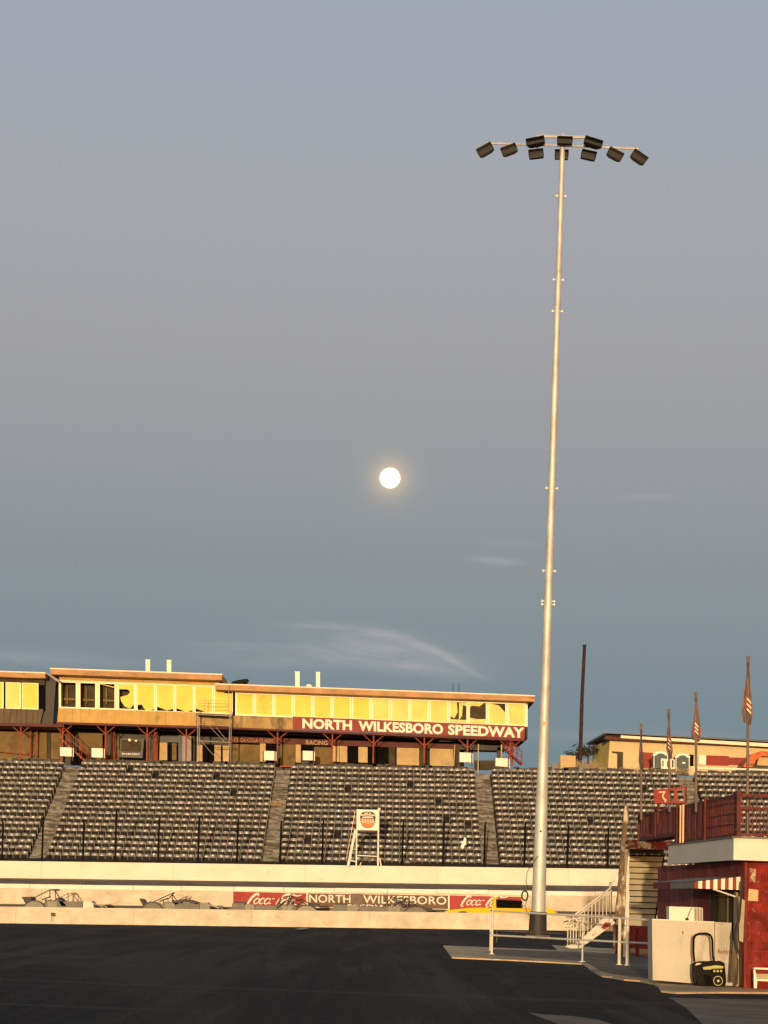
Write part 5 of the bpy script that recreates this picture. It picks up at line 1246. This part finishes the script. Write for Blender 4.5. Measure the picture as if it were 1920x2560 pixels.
# ================================================================== CABINET, AC, GENERATOR, STEPS
DC = 46.95
cab = empty('ice_cabinet', G(1710, 2452), 'large off-white cabinet with small red lettering beside the red building', 'cabinet')
MB().px([(1632, 2450), (1786, 2463), (1786, 2304), (1630, 2297)], DC, DC+.75).build('body', 'box', cab)
MB().px([(1787.5, 2462), (1836, 2465), (1829, 2307), (1787.5, 2305)], DC+.03, DC+.7).build('door', 'box', cab)
lettering('Reddy Ice', [(1793, 2387), (1837, 2388), (1837, 2374), (1793, 2373)], DC+.03, .008, 'redboard', cab, .012, shear=.15)
MB().px([(1631, 2299.5), (1786, 2306.5), (1786, 2304.5), (1631, 2297.2)], DC-.012, DC+.76).build('lid_edge', 'ac', cab)
MB().box(W(1707, 2331, DC-.01), (.022, .02, .05)).build('latch', 'crestdk', cab)
ac = empty('air_conditioner', W(1715, 2301, DC+.2), 'white window air conditioner with black grille on the cabinet', 'air conditioner')
MB().px([(1673, 2299), (1735, 2302), (1735, 2268), (1673, 2266)], DC+.1, DC+.55).build('casing', 'ac', ac)
mb = MB(); mb.px([(1735.5, 2302.5), (1757, 2303.5), (1757, 2269.3), (1735.5, 2268.3)], DC+.13, DC+.55); mb.build('grille_back', 'crestdk', ac)
mb = MB()
for k in range(6): x = 1736+k*3.9; mb.px([(x, 2302), (x+1.4, 2302), (x+1.4, 2269.6), (x, 2269.4)], DC+.10, DC+.128)
mb.px([(1735.5, 2270.5), (1757, 2271.5), (1757, 2269.3), (1735.5, 2268.3)], DC+.1, DC+.128); mb.build('grille_fins', 'ac', ac)
mb = MB(); mb.path([W(x, y, DC+.07) for x, y in [(1732, 2269), (1727, 2273), (1723, 2282), (1720, 2292), (1717, 2300)]], .008, 6); mb.tube(W(1714, 2298, DC+.03), W(1721, 2300, DC+.03), .035, .035, 10); mb.build('cord', 'cable', ac)
gn = empty('generator', G(1772, 2466), 'black and lime portable generator with a raised loop handle', 'generator')
DG = 46.25
def gp(x, y, d=0): return W(x, y, DG+d)
for d in (0, .42):
    mb = MB(); mb.path([gp(x, y, d) for x, y in [(1733, 2408), (1745, 2405), (1800, 2404), (1808, 2408), (1811, 2420), (1814, 2452), (1812, 2463), (1800, 2466), (1745, 2465), (1736, 2460), (1732, 2440), (1732, 2412), (1735, 2407)]], .016, 8); mb.build('tube_frame', 'black', gn, True)
mb = MB()
for x, y in ((1733, 2410), (1811, 2412), (1736, 2461), (1812, 2462)): mb.tube(gp(x, y), gp(x, y, .42), .014, .014, 8)
mb.build('cross_tube', 'black', gn)
mb = MB(); mb.path([gp(x, y, .02) for x, y in [(1736, 2404), (1733.5, 2380), (1734, 2348), (1738, 2339), (1748, 2334), (1768, 2334), (1777, 2339), (1781, 2350), (1782, 2385), (1784, 2404)]], .023, 8); mb.build('handle', 'black', gn, True)
MB().px([(1745, 2464), (1812, 2465), (1811, 2408), (1738, 2408), (1742, 2440)], DG+.05, DG+.38).build('engine_block', 'black', gn)
MB().px([(1759, 2424), (1806, 2423), (1811, 2416), (1790, 2413), (1757, 2418)], DG+.01, DG+.045).build('control_panel', 'ygreen', gn)
mb = MB(); mb.px([(1781, 2433), (1808, 2433), (1809, 2421), (1779, 2422)], DG-.02, DG+.009); mb.build('socket_panel', 'void', gn)
mb = MB()
for k in range(3):
    c = gp(1785.5+k*8.5, 2427.5, -.021); mb.tube(c, c+Vector((0, -.015, 0)), .026, .026, 12)
mb.build('socket', 'ygreen', gn)
MB().px([(1738, 2414), (1750, 2411), (1754, 2408), (1741, 2407)], DG, DG+.04).build('fuel_tank_edge', 'tube', gn)
mb = MB(); c = gp(1795, 2452); mb.tube(c+Vector((0, .045, 0)), c+Vector((0, -.01, 0)), .10, .10, 20); fc = mb.build('recoil_cover', 'ygreen', gn)
mb = MB(); mb.tube(c+Vector((0, -.011, 0)), c+Vector((0, -.02, 0)), .086, .086, 18); mb.build('recoil_grille', 'black', fc); mb = MB(); mb.tube(c+Vector((0, -.021, 0)), c+Vector((0, -.03, 0)), .025, .025, 12); mb.build('recoil_hub', 'tube', fc)
MB().px([(1759, 2436), (1766, 2462), (1785, 2462), (1776, 2440)], DG+.02, DG+.045).build('side_shroud', 'void', gn)
# white wooden step at the right edge
stp = empty('wooden_step', G(1905, 2468), 'small white wooden step box at the bottom right edge', 'step')
DT2 = 46.0-.6
mb = MB(); mb.px([(1885, 2423), (1960, 2426), (1960, 2421), (1885, 2419)], DT2, DT2+.3); mb.px([(1889, 2452), (1960, 2455), (1960, 2450), (1889, 2447)], DT2-.05, DT2+.3); mb.build('tread', 'ac', stp)
mb = MB(); mb.px([(1885, 2470), (1892, 2471), (1893, 2455), (1888, 2424), (1884, 2424)], DT2-.02, DT2+.02); mb.build('side_board', 'ac', stp)
MB().px([(1890, 2447), (1960, 2450), (1960, 2436), (1889, 2434)], DT2+.2, DT2+.23).build('riser_board', 'clap', stp)
# litter
mb = MB()
for k in range(14):
    p = G(1836+k*2.6+rnd.uniform(-2, 2), 2459+k*.5+rnd.uniform(-3, 2)); a = rnd.uniform(0, 3); mb.box((p.x, p.y, .055), (rnd.uniform(.03, .10), rnd.uniform(.03, .05), .02), Matrix.Rotation(a, 3, 'Z'))
o = mb.build('litter', 'plastic'); center(o); tag(o, 'pale scraps of litter on the ground by the wooden step', 'litter', None, 'stuff')

# ================================================================== MOON
MD = 30000.0; mp_ = Vector((0, 0, CZ))+MOON_DIR*MD
mm = bpy.data.materials.new('moon_light'); mm.use_nodes = True; nt = mm.node_tree; nt.nodes.clear()
o1 = nt.nodes.new('ShaderNodeOutputMaterial'); e1 = nt.nodes.new('ShaderNodeEmission'); e1.inputs[0].default_value = (1, .93, .74, 1); e1.inputs[1].default_value = 1.7
n1 = nt.nodes.new('ShaderNodeTexNoise'); n1.inputs['Scale'].default_value = 1.6; r1 = nt.nodes.new('ShaderNodeMapRange'); r1.inputs[3].default_value = 1.35; r1.inputs[4].default_value = 2.1
t1 = nt.nodes.new('ShaderNodeTexCoord'); nt.links.new(t1.outputs['Generated'], n1.inputs['Vector']); nt.links.new(n1.outputs[0], r1.inputs[0]); nt.links.new(r1.outputs[0], e1.inputs[1]); nt.links.new(e1.outputs[0], o1.inputs[0])
mb = MB(); rr_ = MD*.0048; nlat, nlon = 24, 40
for j in range(nlat+1):
    for i in range(nlon):
        a = math.pi*j/nlat; b = 2*math.pi*i/nlon; mb.v.append((mp_.x+rr_*math.sin(a)*math.cos(b), mp_.y+rr_*math.sin(a)*math.sin(b), mp_.z+rr_*math.cos(a)))
for j in range(nlat):
    for i in range(nlon): mb.f.append((j*nlon+i, (j+1)*nlon+i, (j+1)*nlon+(i+1) % nlon, j*nlon+(i+1) % nlon))
o = mb.build('moon', mm, None, True); 
c0 = Vector(mp_)
for v in o.data.vertices: v.co -= c0
o.location = c0; tag(o, 'bright full moon in the dusk sky above the grandstand', 'moon')
